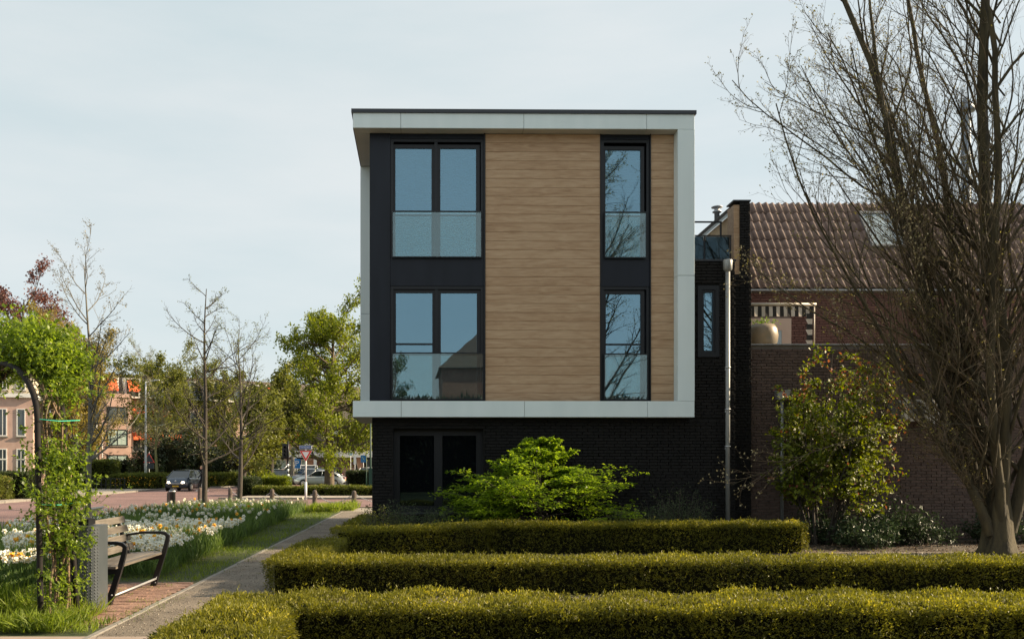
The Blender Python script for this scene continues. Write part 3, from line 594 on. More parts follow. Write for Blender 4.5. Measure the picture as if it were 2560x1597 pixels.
# ------------------------------------------------------------ clipped yew hedges
M_yew = leafmat('yew shoot', (.040, .048, .009), (.23, .22, .028), trans=.38, c3=(.58, .50, .07))
M_yewcore = mat('shaded foliage core', (.007, .009, .004), (.018, .016, .009), rough=1, spec=0, nscale=20)  # near-black colour stands in for the shade deep inside the foliage
def hedge(name, label, segs, h, dens, size, m=M_yew, cat='hedge', amp=.03, seed=0, group=None, tone=0., core=M_yewcore, zb=.02, stems=True, fuzz=1.0):
    """segs: oriented boxes ((x0,y0),(x1,y1),width) laid end to end; leaves scattered over their surfaces"""
    rg = np.random.default_rng(100 + seed); x, y = segs[0][0]
    root = thing(name, label, cat, (x, y, 0), 0, group); Ps, Ns = [], []; cb = MB()
    for (a, b, wd) in segs:
        a = np.array(a, float); b = np.array(b, float); L = np.linalg.norm(b - a); u = (b - a) / L; v = np.array([-u[1], u[0]])
        for (n_, kind) in ((int(L * wd * dens), 't'), (int(L * h * dens * 1.3), 'l'), (int(L * h * dens * 1.3), 'r'), (int(wd * h * dens), 'a'), (int(wd * h * dens), 'b'), (int(L * .12 * dens * 1.6), 'e'), (int(L * .12 * dens * 1.6), 'f')):
            s = rg.random(n_) * L; t = (rg.random(n_) - .5) * wd; z = zb + (h - zb) * rg.random(n_) ** .8; N = np.zeros((n_, 3))
            if kind == 't': z[:] = h; N[:, 2] = 1
            if kind == 'l': t[:] = wd / 2; N[:, :2] = v
            if kind == 'r': t[:] = -wd / 2; N[:, :2] = -v
            if kind == 'a': s[:] = 0; N[:, :2] = -u
            if kind == 'b': s[:] = L; N[:, :2] = u
            if kind in 'ef': sg = 1 if kind == 'e' else -1; q_ = rg.random(n_); t[:] = sg * (wd / 2 - .07 * q_); z[:] = h - .07 * (1 - q_); N[:, :2] = v * sg * .7; N[:, 2] = .7
            P = np.zeros((n_, 3)); P[:, :2] = a + s[:, None] * u + t[:, None] * v; P[:, 2] = z
            # rounded shoulders
            e = np.minimum(np.minimum(wd / 2 - abs(t), h - z if kind != 't' else 9), .08) if kind != 't' else np.minimum(wd / 2 - abs(t), .08)
            if kind == 't': P[:, 2] -= (.08 - e) * .35
            Ps.append(P); Ns.append(N)
        M4 = Matrix.Translation((a[0], a[1], 0)) @ Matrix.Rotation(math.atan2(u[1], u[0]), 4, 'Z')
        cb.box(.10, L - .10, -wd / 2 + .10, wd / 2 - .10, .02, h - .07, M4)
        if stems:
            for _ in range(int(L * 5)):
                s = U(.05, L - .05); t = U(-wd / 2 + .06, wd / 2 - .06); p = M4 @ Vector((s, t, 0)); q = M4 @ Vector((s + U(-.06, .06), t, h * .6)); cb.tube([p, q], U(.006, .014), 4, False)
    P = np.concatenate(Ps); N = np.concatenate(Ns)
    P += N * (vnoise(P, 5.5, seed) * amp + vnoise(P, 1.1, seed + 3) * amp * .8 + rg.normal(size=len(P)) * .012 * fuzz)[:, None] - N * .01
    keep = (vnoise(P * (1, 1, .45), 9, seed + 1) + rg.normal(size=len(P)) * .5 > -.7) | (N[:, 2] > .5); P, N = P[keep], N[keep]
    deep = rg.random(len(P)) < .35; P = P - N * (deep * rg.uniform(.01, .07, len(P)))[:, None]
    stray = rg.random(len(P)) < .035; P = P + N * (stray * rg.uniform(.02, .07, len(P)) * fuzz)[:, None]
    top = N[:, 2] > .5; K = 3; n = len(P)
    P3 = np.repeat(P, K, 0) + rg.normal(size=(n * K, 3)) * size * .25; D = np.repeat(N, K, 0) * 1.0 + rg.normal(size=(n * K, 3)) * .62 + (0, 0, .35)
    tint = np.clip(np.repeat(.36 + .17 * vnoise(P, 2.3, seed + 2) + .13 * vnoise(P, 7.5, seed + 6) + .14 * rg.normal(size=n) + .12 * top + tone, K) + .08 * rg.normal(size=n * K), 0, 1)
    cb.build('branches', core, root, (-x, -y, 0))  # dark solid boxes stand for inner shade; only the thin stems are wood
    o = leafobj('foliage', P3 - (x, y, 0), D, rg.uniform(.6, 1.35, n * K) * size, size * .30, rg, m, root, tint); return root
hedge('yew_hedge', 'nearest low clipped yew hedge across the bottom, turning along the path at left', [((-1.85, 7.62), (5.6, 7.62), .84), ((-1.47, 7.19), (-1.47, 5.0), .76)], .41, 2000, .030, seed=1, tone=.12, amp=.048)
hedge('yew_hedge', 'second long yew hedge across the garden, its square end beside the path', [((-2.0, 11.12), (8.0, 11.12), .76), ((-1.68, 11.5), (-1.64, 14.3), .62)], .41, 1300, .034, seed=2, tone=.04)
hedge('yew_hedge', 'third and farthest yew hedge ending square before the leafy red tinged tree', [((-1.5, 14.55), (1.0, 16.15), .62), ((1.0, 16.2), (6.8, 16.35), .85)], .53, 1000, .038, seed=3, tone=.2)
hedge('small_box_hedge', 'short low clipped hedge against the left corner of the black brick wall', [((-1.66, 17.5), (-.9, 17.5), .5), ((-1.45, 17.75), (-1.42, 20.5), .36)], .45, 700, .04, seed=4, tone=.1)

# ------------------------------------------------------------ grass
M_grass = leafmat('grass blade', (.065, .11, .012), (.24, .30, .035), trans=.4, c3=(.30, .30, .10))
def grass(name, n, region, hgt, dens=None, m=M_grass, seed=0, lean=.35, wid=.10, tone=0.):
    rg = np.random.default_rng(200 + seed); x0, x1, y0, y1 = region
    d = y0 * np.exp(rg.random(n) * math.log(y1 / y0)); P = np.stack([rg.uniform(x0, x1, n), d, np.zeros(n)], 1)
    if dens is not None: P = P[dens(P)]
    n = len(P); D = rg.normal(size=(n, 3)) * (lean, lean, .1) + (0, 0, 1); h = hgt * rg.uniform(.45, 1.25, n) * (1 + .35 * vnoise(P, 1.4, seed))
    V, F = leaves(P, D, h, h * wid, rg, bend=.5)
    return tag(link(name, npmesh(name, V, F, m, np.repeat(np.clip(.45 + .25 * vnoise(P, 2, seed + 5) + .2 * rg.normal(size=n) + tone, 0, 1), 4))), kind='stuff')
notpad = lambda P: ~((P[:, 0] > -4.3) & (P[:, 0] < -3.1) & (P[:, 1] > 8.9) & (P[:, 1] < 12.0))
grass('grass', 80000, (-8.9, -3.14, 8.22, 32), .075, lambda P: notpad(P) & (vnoise(P, 3, 1) > -.75), seed=1)
grass('tall_grass', 15000, (-7.0, -3.3, 8.25, 9.4), .30, lambda P: (P[:, 0] < -3.45) & (vnoise(P, 2.2, 4) > -.55), seed=2, wid=.05, lean=.5, tone=.1)
grass('path_weeds', 2500, (-3.25, -2.9, 5, 30), .05, lambda P: vnoise(P, 2.0, 7) > .1, seed=3)
grass('bed_weeds', 2500, (-4.3, -3.15, 8.6, 12), .04, lambda P: vnoise(P, 6, 3) > .35, seed=4)
grass('spring_bulb_leaves', 3800, (-4.3, -2.7, 30.0, 33.2), .26, lambda P: vnoise(P, 2.6, 9) > -.1, seed=6, tone=.2, wid=.09)

# ------------------------------------------------------------ daffodils
M_dl = leafmat('daffodil leaf', (.045, .085, .022), (.17, .24, .055), trans=.35)
def in_bed(P):
    x, y = P[:, 0], P[:, 1]; right = -3.72 - np.clip(y - 12, 0, 20) * .032
    a = (y > 12.4) & (y < 31.5) & (x < right) & (x > -8.7)
    b = (y > 9.0) & (y <= 12.4) & (x < -5.4 + (y - 9) * .2) & (x > -8.7)
    return a | b
grass('daffodil_leaves', 60000, (-8.7, -3.7, 9.0, 31.5), .40, in_bed, m=M_dl, seed=8, wid=.045, lean=.22)
M_petal = mat('white petal', (.80, .80, .72), (.86, .84, .72), rough=.6, nscale=30); M_yel = mat('yellow petal', (.80, .42, .02), (.85, .50, .04), rough=.6, nscale=30)
M_cup = mat('cream trumpet', (.78, .66, .30), (.80, .72, .42), rough=.6, nscale=30); M_orange = mat('orange trumpet', (.75, .26, .01), rough=.6)
M_stalk = mat('flower stalk', (.08, .15, .03), rough=.7)
def flower_parts(scale=1.0):
    pet, cup = MB(), MB()
    for i in range(6):
        a = i * math.pi / 3; c, s = math.cos(a), math.sin(a); r = .046 * scale; w_ = .02 * scale; z = .006 * (i % 2)
        pet.add([(0, -z, 0), (r * .5 * c - w_ * s, -z - .004, r * .5 * s + w_ * c), (r * c, -z + .006, r * s), (r * .5 * c + w_ * s, -z - .004, r * .5 * s - w_ * c)], [(0, 1, 2, 3)])
    n = 7; vs = [(.009 * scale * math.cos(2 * math.pi * i / n), -.004, .009 * scale * math.sin(2 * math.pi * i / n)) for i in range(n)] + [(.015 * scale * math.cos(2 * math.pi * i / n), -.026 * scale, .015 * scale * math.sin(2 * math.pi * i / n)) for i in range(n)]
    cup.add(vs, [(i, (i + 1) % n, n + (i + 1) % n, n + i) for i in range(n)] + [tuple(range(n))], True); return pet, cup
pet, cup = flower_parts(1.05)
stm = MB().tube([(0, .012, -.40), (0, .014, -.06), (0, .004, 0)], .0035, 4, False)
def daffodil(label, grp, mp, mc):
    r = thing('daffodil', label, 'flower', (0, 0, -50), 0, grp); pet.build('petals', mp, r, (0, 0, .40)); cup.build('trumpet', mc, r, (0, 0, .40)); stm.build('stem', M_stalk, r, (0, 0, .40)); index_kids(r); return r
wl = 'white daffodil among many in the flower bed behind the bench'; yl = 'yellow daffodil scattered among the white ones in the bed behind the bench'
protoW = daffodil(wl, 'white daffodils in the roadside bed', M_petal, M_cup); protoY = daffodil(yl, 'yellow daffodils in the roadside bed', M_yel, M_orange)
rg = np.random.default_rng(31); Q = np.stack([rg.uniform(-8.6, -3.8, 14000), 9.5 * np.exp(rg.random(14000) * math.log(31 / 9.5)), np.zeros(14000)], 1); Q = Q[in_bed(Q)]
Q = Q[(vnoise(Q, 1.7, 12) > -.35) & (rg.random(len(Q)) < np.where(Q[:, 1] < 18.5, .95, np.where(Q[:, 0] < -5.2, .17, .06)))][:3400]; Q = Q[np.argsort(Q[:, 1])]
vis = [q for q in Q if (q[0] * 2100 / q[1] + 1018) > 10]; ysel = rg.random(len(vis)) < .11; nw = ny = 0; stW, stY, usedW, usedY = [], [], False, False
for q, yy in zip(vis, ysel):
    hz = U(-.02, .08); rot = (U(-.5, .15), U(-.25, .25), U(-1.3, 1.3))
    if (not yy and nw < 295) or (yy and ny < 90):
        p = protoY if yy else protoW; used = usedY if yy else usedW
        o = p if not used else copy_tree(p)
        if yy: usedY = True; ny += 1
        else: usedW = True; nw += 1
        o.location = (q[0], q[1], hz); o.rotation_euler = (rot[0] * .25, rot[1] * .25, rot[2]); s_ = U(.85, 1.2); o.scale = (s_, s_, 1)
    else: (stY if yy else stW).append((q, hz, rot))
def mass(name, lst, src, m):
    vs, fs = [], []; base = [Vector(v) for v in src.v]
    for q, hz, rot in lst:
        e = Euler((rot[0] * .4, rot[1] * .4, rot[2])).to_matrix().to_4x4(); M4 = Matrix.Translation((q[0], q[1], hz + .40)) @ e; o = len(vs)
        vs += [M4 @ v for v in base]; fs += [tuple(i + o for i in f) for f in src.f]
    if vs: b = MB(); b.add(vs, fs); tag(b.build(name, m), kind='stuff')
mass('white_daffodil_petals', stW, pet, M_petal); mass('white_daffodil_trumpets', stW, cup, M_cup); mass('yellow_daffodil_petals', stY, pet, M_yel); mass('yellow_daffodil_trumpets', stY, cup, M_orange)

# ------------------------------------------------------------ bench
BN = thing('park_bench', 'black steel and weathered wood bench on the brick pad beside the path', 'bench', (-3.55, 9.95, 0))
def bench_frame(y):
    """one side frame: leg leaning back, arm, seat bearer and back post, seen along y; x is towards the path"""
    side = []
    pts = [(-.06, 0), (.02, .25), (.085, .45), (.125, .60), (.13, .655), (.10, .685), (.03, .70), (-.20, .70), (-.42, .665)]
    wd = [.075, .062, .055, .048, .046, .044, .036, .030, .026]; L = []; Rr_ = []
    for i, (p, w_) in enumerate(zip(pts, wd)):
        a = pts[max(i - 1, 0)]; b = pts[min(i + 1, len(pts) - 1)]; t = Vector((b[0] - a[0], b[1] - a[1])).normalized(); n = Vector((-t.y, t.x)); L.append((p[0] + n.x * w_ / 2, p[1] + n.y * w_ / 2)); Rr_.append((p[0] - n.x * w_ / 2, p[1] - n.y * w_ / 2))
    m = MB(); k = len(L)
    for s in (y - .025, y + .025): m.v += [(x, s, z) for x, z in L] + [(x, s, z) for x, z in Rr_]
    for i in range(k - 1): m.f += [(i, i + 1, k + i + 1, k + i), (2 * k + i, 3 * k + i, 3 * k + i + 1, 2 * k + i + 1), (i, 2 * k + i, 2 * k + i + 1, i + 1), (k + i, k + i + 1, 3 * k + i + 1, 3 * k + i)]
    m.f += [(0, k, 3 * k, 2 * k), (k - 1, 3 * k - 1, 4 * k - 1, 2 * k - 1)]; m.sm += [False] * (len(m.f) - len(m.sm))
    # bearer under the seat and back post
    m.prism([(.05, .36), (.09, .42), (-.36, .40), (-.40, .34), (-.2, .33)], 'y', y - .022, y + .022)
    m.prism([(-.34, .36), (-.40, .36), (-.54, .86), (-.515, .87)], 'y', y - .0225, y + .0225)
    return m
for y in (.0, 1.62): bench_frame(y).build('side_frame', M_black, BN)
MB().tube([(-.02, .0, .10), (-.02, 1.62, .10)], .014, 8).build('foot_rail', M_steel, BN)
for i in range(5): x = .06 - i * .092; MB().box(x - .085, x, -.10, 1.72, .415 + (.01 if i else .004) - i * .006, .445 + (.01 if i else .0) - i * .006).build('seat_slat', M_bench, BN)
for i in range(4):
    M4 = Matrix.Translation((-.375 - i * .037, 0, .475 + i * .115)) @ Matrix.Rotation(R(-17), 4, 'Y'); MB().box(.0, .028, -.10, 1.74, -.0, .085, M4).build('back_slat', M_bench, BN)
for y in (0, 1.62):
    for z in (.05, .12): MB().lathe([(.009, 0), (.009, .006), (.0, .007)], n=8, M=Matrix.Translation((-.035 + z * .2, y - .026, z)) @ Matrix.Rotation(R(90), 4, 'X')).build('bolt', M_steel, BN)
# ------------------------------------------------------------ litter bin
BI = thing('litter_bin', 'dark grey litter bin with dimpled rounded front and curved hood beside the bench', 'bin', (-3.73, 9.45, 0), R(4))
M_bin = mat('grey coated metal', (.055, .066, .072), (.07, .08, .088), rough=.38, spec=.5, nscale=5)
arc = [(.02 + .115 + .115 * math.cos(a), -.17 + .0 - .10 * math.sin(a)) for a in np.linspace(0, math.pi, 13)]
MB().prism([(x, y) for x, y in arc] + [(.02, .14), (.25, .14)], 'z', .04, .935).build('front', M_bin, BI)
part('body', M_black, BI, (-.13, .018, -.24, .15, 0, .98), (.02, .12, -.1, .14, .94, 1.0))
MB().prism([(-.14, .985), (.05, .985), (.08, 1.02), (.20, 1.115), (.195, 1.13), (.06, 1.10), (-.05, 1.085), (-.14, 1.06)], 'y', -.26, .18).build('hood', mat('hood metal', (.06, .075, .09), rough=.35), BI)
me = MB().lathe([(.0095, 0), (.007, .004), (.0, .0055)], n=6).mesh('dimple', M_bin)
for r in range(26):
    for k, a in enumerate(np.linspace(.28, math.pi - .28, 8)):
        if k > 8: continue
        p = Vector((.135 + .115 * math.cos(a), -.17 - .10 * math.sin(a), .075 + r * .033)); nn = Vector((.10 * math.cos(a), -.115 * math.sin(a), 0)).normalized()
        o = link('dimple', me, BI, p + nn * .0005); o.rotation_euler = nn.to_track_quat('Z', 'Y').to_euler()
MB().lathe([(.022, 0), (.022, .006), (.012, .008)], n=14, M=Matrix.Translation((-.05, -.241, 1.02 - .04)) @ Matrix.Rotation(R(90), 4, 'X')).build('lock', M_steel, BI)
# ------------------------------------------------------------ rose arch
M_arch = mat('matt black paint', (.010, .010, .011), (.022, .018, .015), rough=.75, spec=.2, nscale=9)
AR = thing('rose_arch', 'black metal garden arch overgrown with climbing rose at the left edge', 'trellis arch', (-3.76, 8.57, 0))
e1 = Vector((.21, .37, 0)); e2 = Vector((-.72, .72, 0)); rad = 1.02; HS = 2.02
def hoop(off, b=0.):
    return [q + Vector((-b * min(q.z, 2.4) / 2.1, b * .3 * min(q.z, 2.4) / 2.1, 0)) for q in hoop0(off)]
def hoop0(off):
    pts = [off + Vector((0, 0, z)) for z in np.linspace(0, HS, 6)]
    for a in np.linspace(0, math.pi, 17)[1:]: pts.append(off + e2 * (1.1 * (1 - math.cos(a))) + Vector((0, 0, HS + .62 * math.sin(a))))
    pts += [off + e2 * 2.2 + Vector((0, 0, z)) for z in np.linspace(HS, 0, 5)[1:]]; return pts
ho = [hoop(Vector((0, 0, 0)), .04), hoop(e1, .17)]
for p in ho: MB().tube(p, .029, 10).build('hoop', M_arch, AR)
gm = MB()
for s in np.linspace(.0, 1, 8)[1:-1]: gm.tube([a.lerp(b_, s) for a, b_ in zip(*ho)], .0032, 4, False)
def along(pts, st):
    out, acc = [], 0
    for a, b_ in zip(pts[:-1], pts[1:]):
        L = (b_ - a).length; k = max(1, round(L / st)); out += [a.lerp(b_, i / k) for i in range(k)]
    return out
for a, b_ in zip(along(ho[0], .075), along(ho[1], .075)): gm.tube([a, b_], .0032, 4, False)
gm.build('wire_mesh', M_arch, AR)
part('cross_bar', M_black, AR); MB().tube([Vector((0, 0, .12)), e1 + Vector((0, 0, .12))], .013, 8).build('cross_bar', M_black, AR)
bpy.data.objects.remove([o for o in AR.children if o.name == 'cross_bar'][0])
RS = thing('climbing_rose', 'bright green climbing rose covering the black arch, with small pale buds', 'climbing plant', (-3.76, 8.57, 0))
rg = np.random.default_rng(77); Ln, Rd, Pts = [], [], []
mid = [(a + b_) / 2 for a, b_ in zip(*ho)][:18]
stems = []
for s in range(6):
    off = np.array(e1) * (rg.uniform(.1, .9) - .5); pts = []
    top = rg.uniform(.55, 1.0) if s > 2 else 1.0
    n = int(18 * top)
    for i in range(n): pts.append(np.array(mid[i]) + off + rg.normal(size=3) * .045)
    stems.append(pts)
sm = MB()
for pts in stems: sm.tube([Vector(p) for p in pts], [max(.004, .013 - .0005 * i) for i in range(len(pts))], 6, False)
sm.build('stem', mat('rose stem', (.20, .125, .07), (.13, .10, .05), rough=.7, nscale=9), RS)
# side shoots with leaves
src = np.array([p for pts in stems for p in pts]); zz = src[:, 2]
wgt = np.where(zz < .55, .7, np.where(zz < 1.0, 1.1, np.where(zz < 1.62, 1.7, np.where(zz < 2.1, .30, .30)))); wgt = np.where((zz > 2.1) & (zz < 2.4), .20, wgt); wgt = np.where(zz > 2.35, 3.0, wgt)
N0 = 2700; ii = rg.choice(len(src), N0, p=wgt / wgt.sum()); P = src[ii] + rg.normal(size=(N0, 3)) * (.085, .085, .06)
D = rg.normal(size=(N0, 3)) + (.35, -.2, .3); hi = P[:, 2] > 2.0; D[hi] += (.25, .35, .9); P[hi] += (.0, .16, .14); Ls = rg.uniform(.08, .26, N0) * (1 + .6 * hi) * (1 + .55 * (P[:, 2] < 1.75)) * (1 - .35 * (P[:, 2] < .9))
pa = grow(P, D, Ls, 5, .22, .05, rg); tubeobj('shoots', [(pa, np.full(N0, .0024), 3)], M_stalk, RS)
LP, DD, k = [], [], 0
for j in range(1, 5):
    for m_ in range(3 if j < 4 else 4): LP.append(pa[:, j]); DD.append(pa[:, j] - pa[:, j - 1])
LP = np.concatenate(LP); T = nrm(np.concatenate(DD)); dr = nrm(T * .5 + rg.normal(size=LP.shape) * .75); sz = rg.uniform(.028, .055, len(LP)) * np.where(LP[:, 2] > 2.1, 1.15, 1)
M_rose = leafmat('rose leaf', (.075, .125, .018), (.27, .35, .045), trans=.5, c3=(.36, .42, .08), rough=.38)
leafobj('foliage', np.array(LP) , dr, sz, sz * .55, rg, M_rose, RS, np.clip(.52 + .2 * rg.normal(size=len(LP)) + .2 * vnoise(LP, 5, 2), 0, 1), up=np.array([.1, -.1, 1.2]))
bud = MB().lathe([(.0, 0), (.008, .006), (.009, .014), (.004, .022)], n=7).mesh('bud', mat('pale bud', (.72, .72, .45), rough=.6))
for q in pa[rg.choice(N0, 46)][:, 4]: o = link('bud', bud, RS, q); o.rotation_euler = (U(-1, 1), U(-1, 1), 0)
M_tie = mat('turquoise plant tie', (.05, .55, .38), rough=.5)
for z in (2.02, 1.20): MB().tube([Vector((.0, -.03, z - .01)), e1 * .5 + Vector((.02, -.06, z - .02)), e1 + Vector((.03, -.02, z))], .004, 5).build('plant_tie', M_tie, RS)

# ------------------------------------------------------------ planting by the walls
def layered_shrub():
    rg = np.random.default_rng(41); root = thing('green_shrub', 'bright green spreading shrub with layered branches before the black brick wall', 'shrub', (2.15, 17.45, 0))
    n = 190; z = np.sort(rg.uniform(.10, 2.12, n)); az = rg.uniform(0, 2 * math.pi, n); reach = np.where(z < .75, 1.75 + .15 * z, 1.92 * (1 - (z - .5) / 1.72) ** 1.15) * rg.uniform(.72, 1.06, n)
    P = np.stack([rg.normal(size=n) * .10, rg.normal(size=n) * .06, z * .95 + .05], 1); D = np.stack([np.cos(az), np.sin(az) * .40, np.full(n, .30)], 1); L = np.maximum(reach, .22)
    p1 = grow(P, D, L, 8, .07, -.028, rg); r1 = .004 + .009 * L / 2
    P2, D2, L2, R2 = spawn(p1, r1, L, 16, .25, 1.0, 48, .30, rg, flat=.85, lend=.35); D2[:, 2] *= .35; p2 = grow(P2, D2, L2, 5, .08, -.01, rg)
    P3, D3, L3, R3 = spawn(p2, R2, L2, 4, .2, 1.0, 42, .5, rg, flat=.85, lend=.3); D3[:, 2] *= .4; p3 = grow(P3, D3, L3, 3, .08, -.02, rg)
    st = []
    for a in range(6): st.append([[rg.normal() * .05, rg.normal() * .04, 0], [rg.normal() * .06, rg.normal() * .05, .6], [rg.normal() * .10, rg.normal() * .08, 1.3], [rg.normal() * .05, 0, 2.05]])
    tubeobj('branches', [(np.array(st), np.full(6, .022), 6), (p1, r1, 4), (p2, np.full(len(p2), .002), 3)], M_bark_d, root)
    LP = np.concatenate([p3[:, 1], p3[:, 2], p3[:, 2], p2[:, 3], p2[:, 4], p2[:, 4], p2[:, 2]]); n = len(LP)
    dr = rg.normal(size=(n, 3)) * (1, 1, .28); sz = rg.uniform(.045, .085, n)
    keep = LP[:, 1] < .60; LP, dr, sz = LP[keep], dr[keep], sz[keep]; n = len(LP)
    m = leafmat('lime shrub leaf', (.12, .20, .022), (.36, .47, .055), trans=.52, c3=(.55, .62, .10), rough=.42)
    leafobj('foliage', LP, dr, sz, sz * .5, rg, m, root, np.clip(.42 + .2 * rg.normal(size=n) + .22 * vnoise(LP, 3, 1), 0, 1), up=np.array([0, -.15, 1.6]), bend=.35)
layered_shrub()
def bush(name, label, loc, rx, ry, h, n, leaf, m, seed, cat='bush', group=None, upright=.5, shape=1.0, stem=True, aspect=.5):
    """a plant of many ascending shoots that carry leaves, denser outside"""
    rg = np.random.default_rng(seed); root = thing(name, label, cat, loc, 0, group); k = max(8, n // 60)
    a = rg.uniform(0, 2 * math.pi, k); r = np.sqrt(rg.random(k)); P = np.stack([r * rx * .75 * np.cos(a), r * ry * .75 * np.sin(a), np.zeros(k)], 1)
    D = np.stack([np.cos(a) * r * rx, np.sin(a) * r * ry, np.full(k, h * 1.3 * upright + .2)], 1) + rg.normal(size=(k, 3)) * .12; L = h * (1.12 - .45 * r ** 2 * shape) * rg.uniform(.7, 1.1, k)
    p = grow(P, D, L, 7, .13, .06, rg)
    P2, D2, L2, R2 = spawn(p, np.full(k, .008), L, 8, .2, 1, 42, .32, rg); p2 = grow(P2, D2, L2, 4, .15, .05, rg)
    if stem: tubeobj('stems', [(p, np.full(k, .006 + .004 * h), 4), (p2, np.full(len(p2), .003), 3)], M_bark_d, root)
    allp = p2.reshape(-1, 3); ii = rg.integers(0, len(allp), n); LP = allp[ii] + rg.normal(size=(n, 3)) * leaf * .6; LP[:, 2] = np.maximum(LP[:, 2], .02)
    dr = rg.normal(size=(n, 3)) + (0, 0, .35) + nrm(LP * (1, 1, 0)) * .5; sz = rg.uniform(.6, 1.3, n) * leaf
    leafobj('foliage', LP, dr, sz, sz * aspect, rg, m, root, np.clip(.45 + .2 * rg.normal(size=n) + .22 * vnoise(LP, 2.5 / max(h, .5), seed), 0, 1)); return root
M_ros = leafmat('grey green needle', (.045, .075, .028), (.13, .17, .075), trans=.3)
M_gl = leafmat('glossy dark leaf', (.018, .035, .014), (.06, .09, .035), trans=.15, rough=.5)
M_ol = leafmat('olive leaf', (.06, .075, .018), (.16, .17, .04), trans=.3, c3=(.25, .16, .08))
bush('rosemary_bush', 'dark feathery bush right of the bright shrub under the black wall', (4.75, 17.2, 0), .75, .4, .95, 5200, .05, M_ros, 51, upright=.9, aspect=.16)
bush('rosemary_bush', 'low feathery bush between bright shrub and the taller feathery bush', (3.9, 17.1, 0), .6, .4, .7, 3600, .05, M_ros, 52, upright=.9, aspect=.16)
bush('fern_bush', 'dim feathery plants under the ground floor window left of the bright shrub', (.1, 17.3, 0), .75, .4, .72, 4600, .055, M_ros, 53, upright=.9, aspect=.18)
bush('fern_bush', 'dim feathery plants below the dark window nearest the wall corner', (-.65, 17.4, 0), .4, .3, .78, 2800, .05, M_ros, 54, upright=.9, aspect=.18)
bush('spiraea_bush', 'pale olive bushy plant with pinkish tips at the left wall corner', (-.98, 17.05, 0), .34, .3, .72, 2600, .04, M_ol, 55, upright=.8)
bush('heuchera_plant', 'low reddish purple leafy plant at the foot of the left wall corner', (-1.35, 19.6, 0), .42, .8, .42, 1500, .08, leafmat('purple leaf', (.07, .03, .035), (.20, .10, .09), trans=.2), 56, cat='plant', aspect=.8)
for i, (x, h_, lb) in enumerate([(8.6, .72, 'glossy dark bush between the leafy tree and the rhododendrons'), (9.3, .80, 'tallest glossy bush below the bare tree'), (7.9, .62, 'low glossy bush just right of the leafy tree stems'), (9.75, .60, 'glossy bush at the foot of the big trunk'), (8.3, .5, 'small dark bush in front of the glossy ones'), (11.6, .6, 'dark bush right of the big trunk')]):
    bush('laurel_bush', lb, (x, 17.5 + .3 * (i % 3) - (.8 if i == 4 else 0), 0), .55, .45, h_, 1500, .085, M_gl, 60 + i, aspect=.38)
# leafy tree with red tinges, several stems from the ground
def leafy_tree():
    rg = np.random.default_rng(91); root = thing('ironwood_tree', 'small leafy tree with green and reddish leaves before the brown brick wall', 'tree', (7.85, 17.75, 0))
    k = 17; a = rg.uniform(0, 2 * math.pi, k); P = np.stack([.16 * np.cos(a), .12 * np.sin(a), np.zeros(k)], 1); D = np.stack([np.cos(a) * .22, np.sin(a) * .22, np.ones(k)], 1); D[:, 0] *= 1.3; L = rg.uniform(2.1, 3.7, k); L[0] = 3.95; D[0] = (.03, 0, 1)
    p0 = grow(P, D, L, 10, .07, .05, rg); r0 = np.full(k, .026)
    P1, D1, L1, R1 = spawn(p0, r0, L, 20, .22, .97, 55, .36, rg, lend=.62); p1 = grow(P1, D1, L1, 6, .12, .05, rg)
    P2, D2, L2, R2 = spawn(p1, R1, L1, 7, .2, 1, 45, .42, rg); p2 = grow(P2, D2, L2, 4, .14, .0, rg)
    tubeobj('trunk', [(p0, r0, 6)], M_bark_d, root); tubeobj('branches', [(p1, np.maximum(R1, .003), 4), (p2, np.full(len(p2), .0025), 3)], M_bark_d, root)
    LP = np.concatenate([p2[:, 1], p2[:, 2], p2[:, 3], p2[:, 3], p2[:, 2], p2[:, 1], p2[:, 2], p1[:, 3], p1[:, 4]]); n = len(LP); LP = LP + rg.normal(size=(n, 3)) * .03
    keep = (LP[:, 2] > .55) & (vnoise(LP, 3.2, 5) > -.62); LP = LP[keep]; n = len(LP); sz = rg.uniform(.055, .105, n)
    tnt = np.clip(.40 + .17 * rg.normal(size=n) + .15 * vnoise(LP, 2.6, 3), 0, .86); edge = (LP[:, 2] > 2.9) | (np.abs(LP[:, 0]) > 1.05); tnt = np.where(edge & (rg.random(n) < .24), 1., tnt); tnt = np.where(rg.random(n) < .035, 1., tnt)
    leafobj('foliage', LP, rg.normal(size=(n, 3)) + (0, 0, -.25), sz, sz * .62, rg, leafmat('ironwood leaf', (.060, .090, .008), (.25, .28, .025), trans=.38, c3=(.22, .085, .04)), root, tnt, up=np.array([.3, -.4, .9]))
leafy_tree()
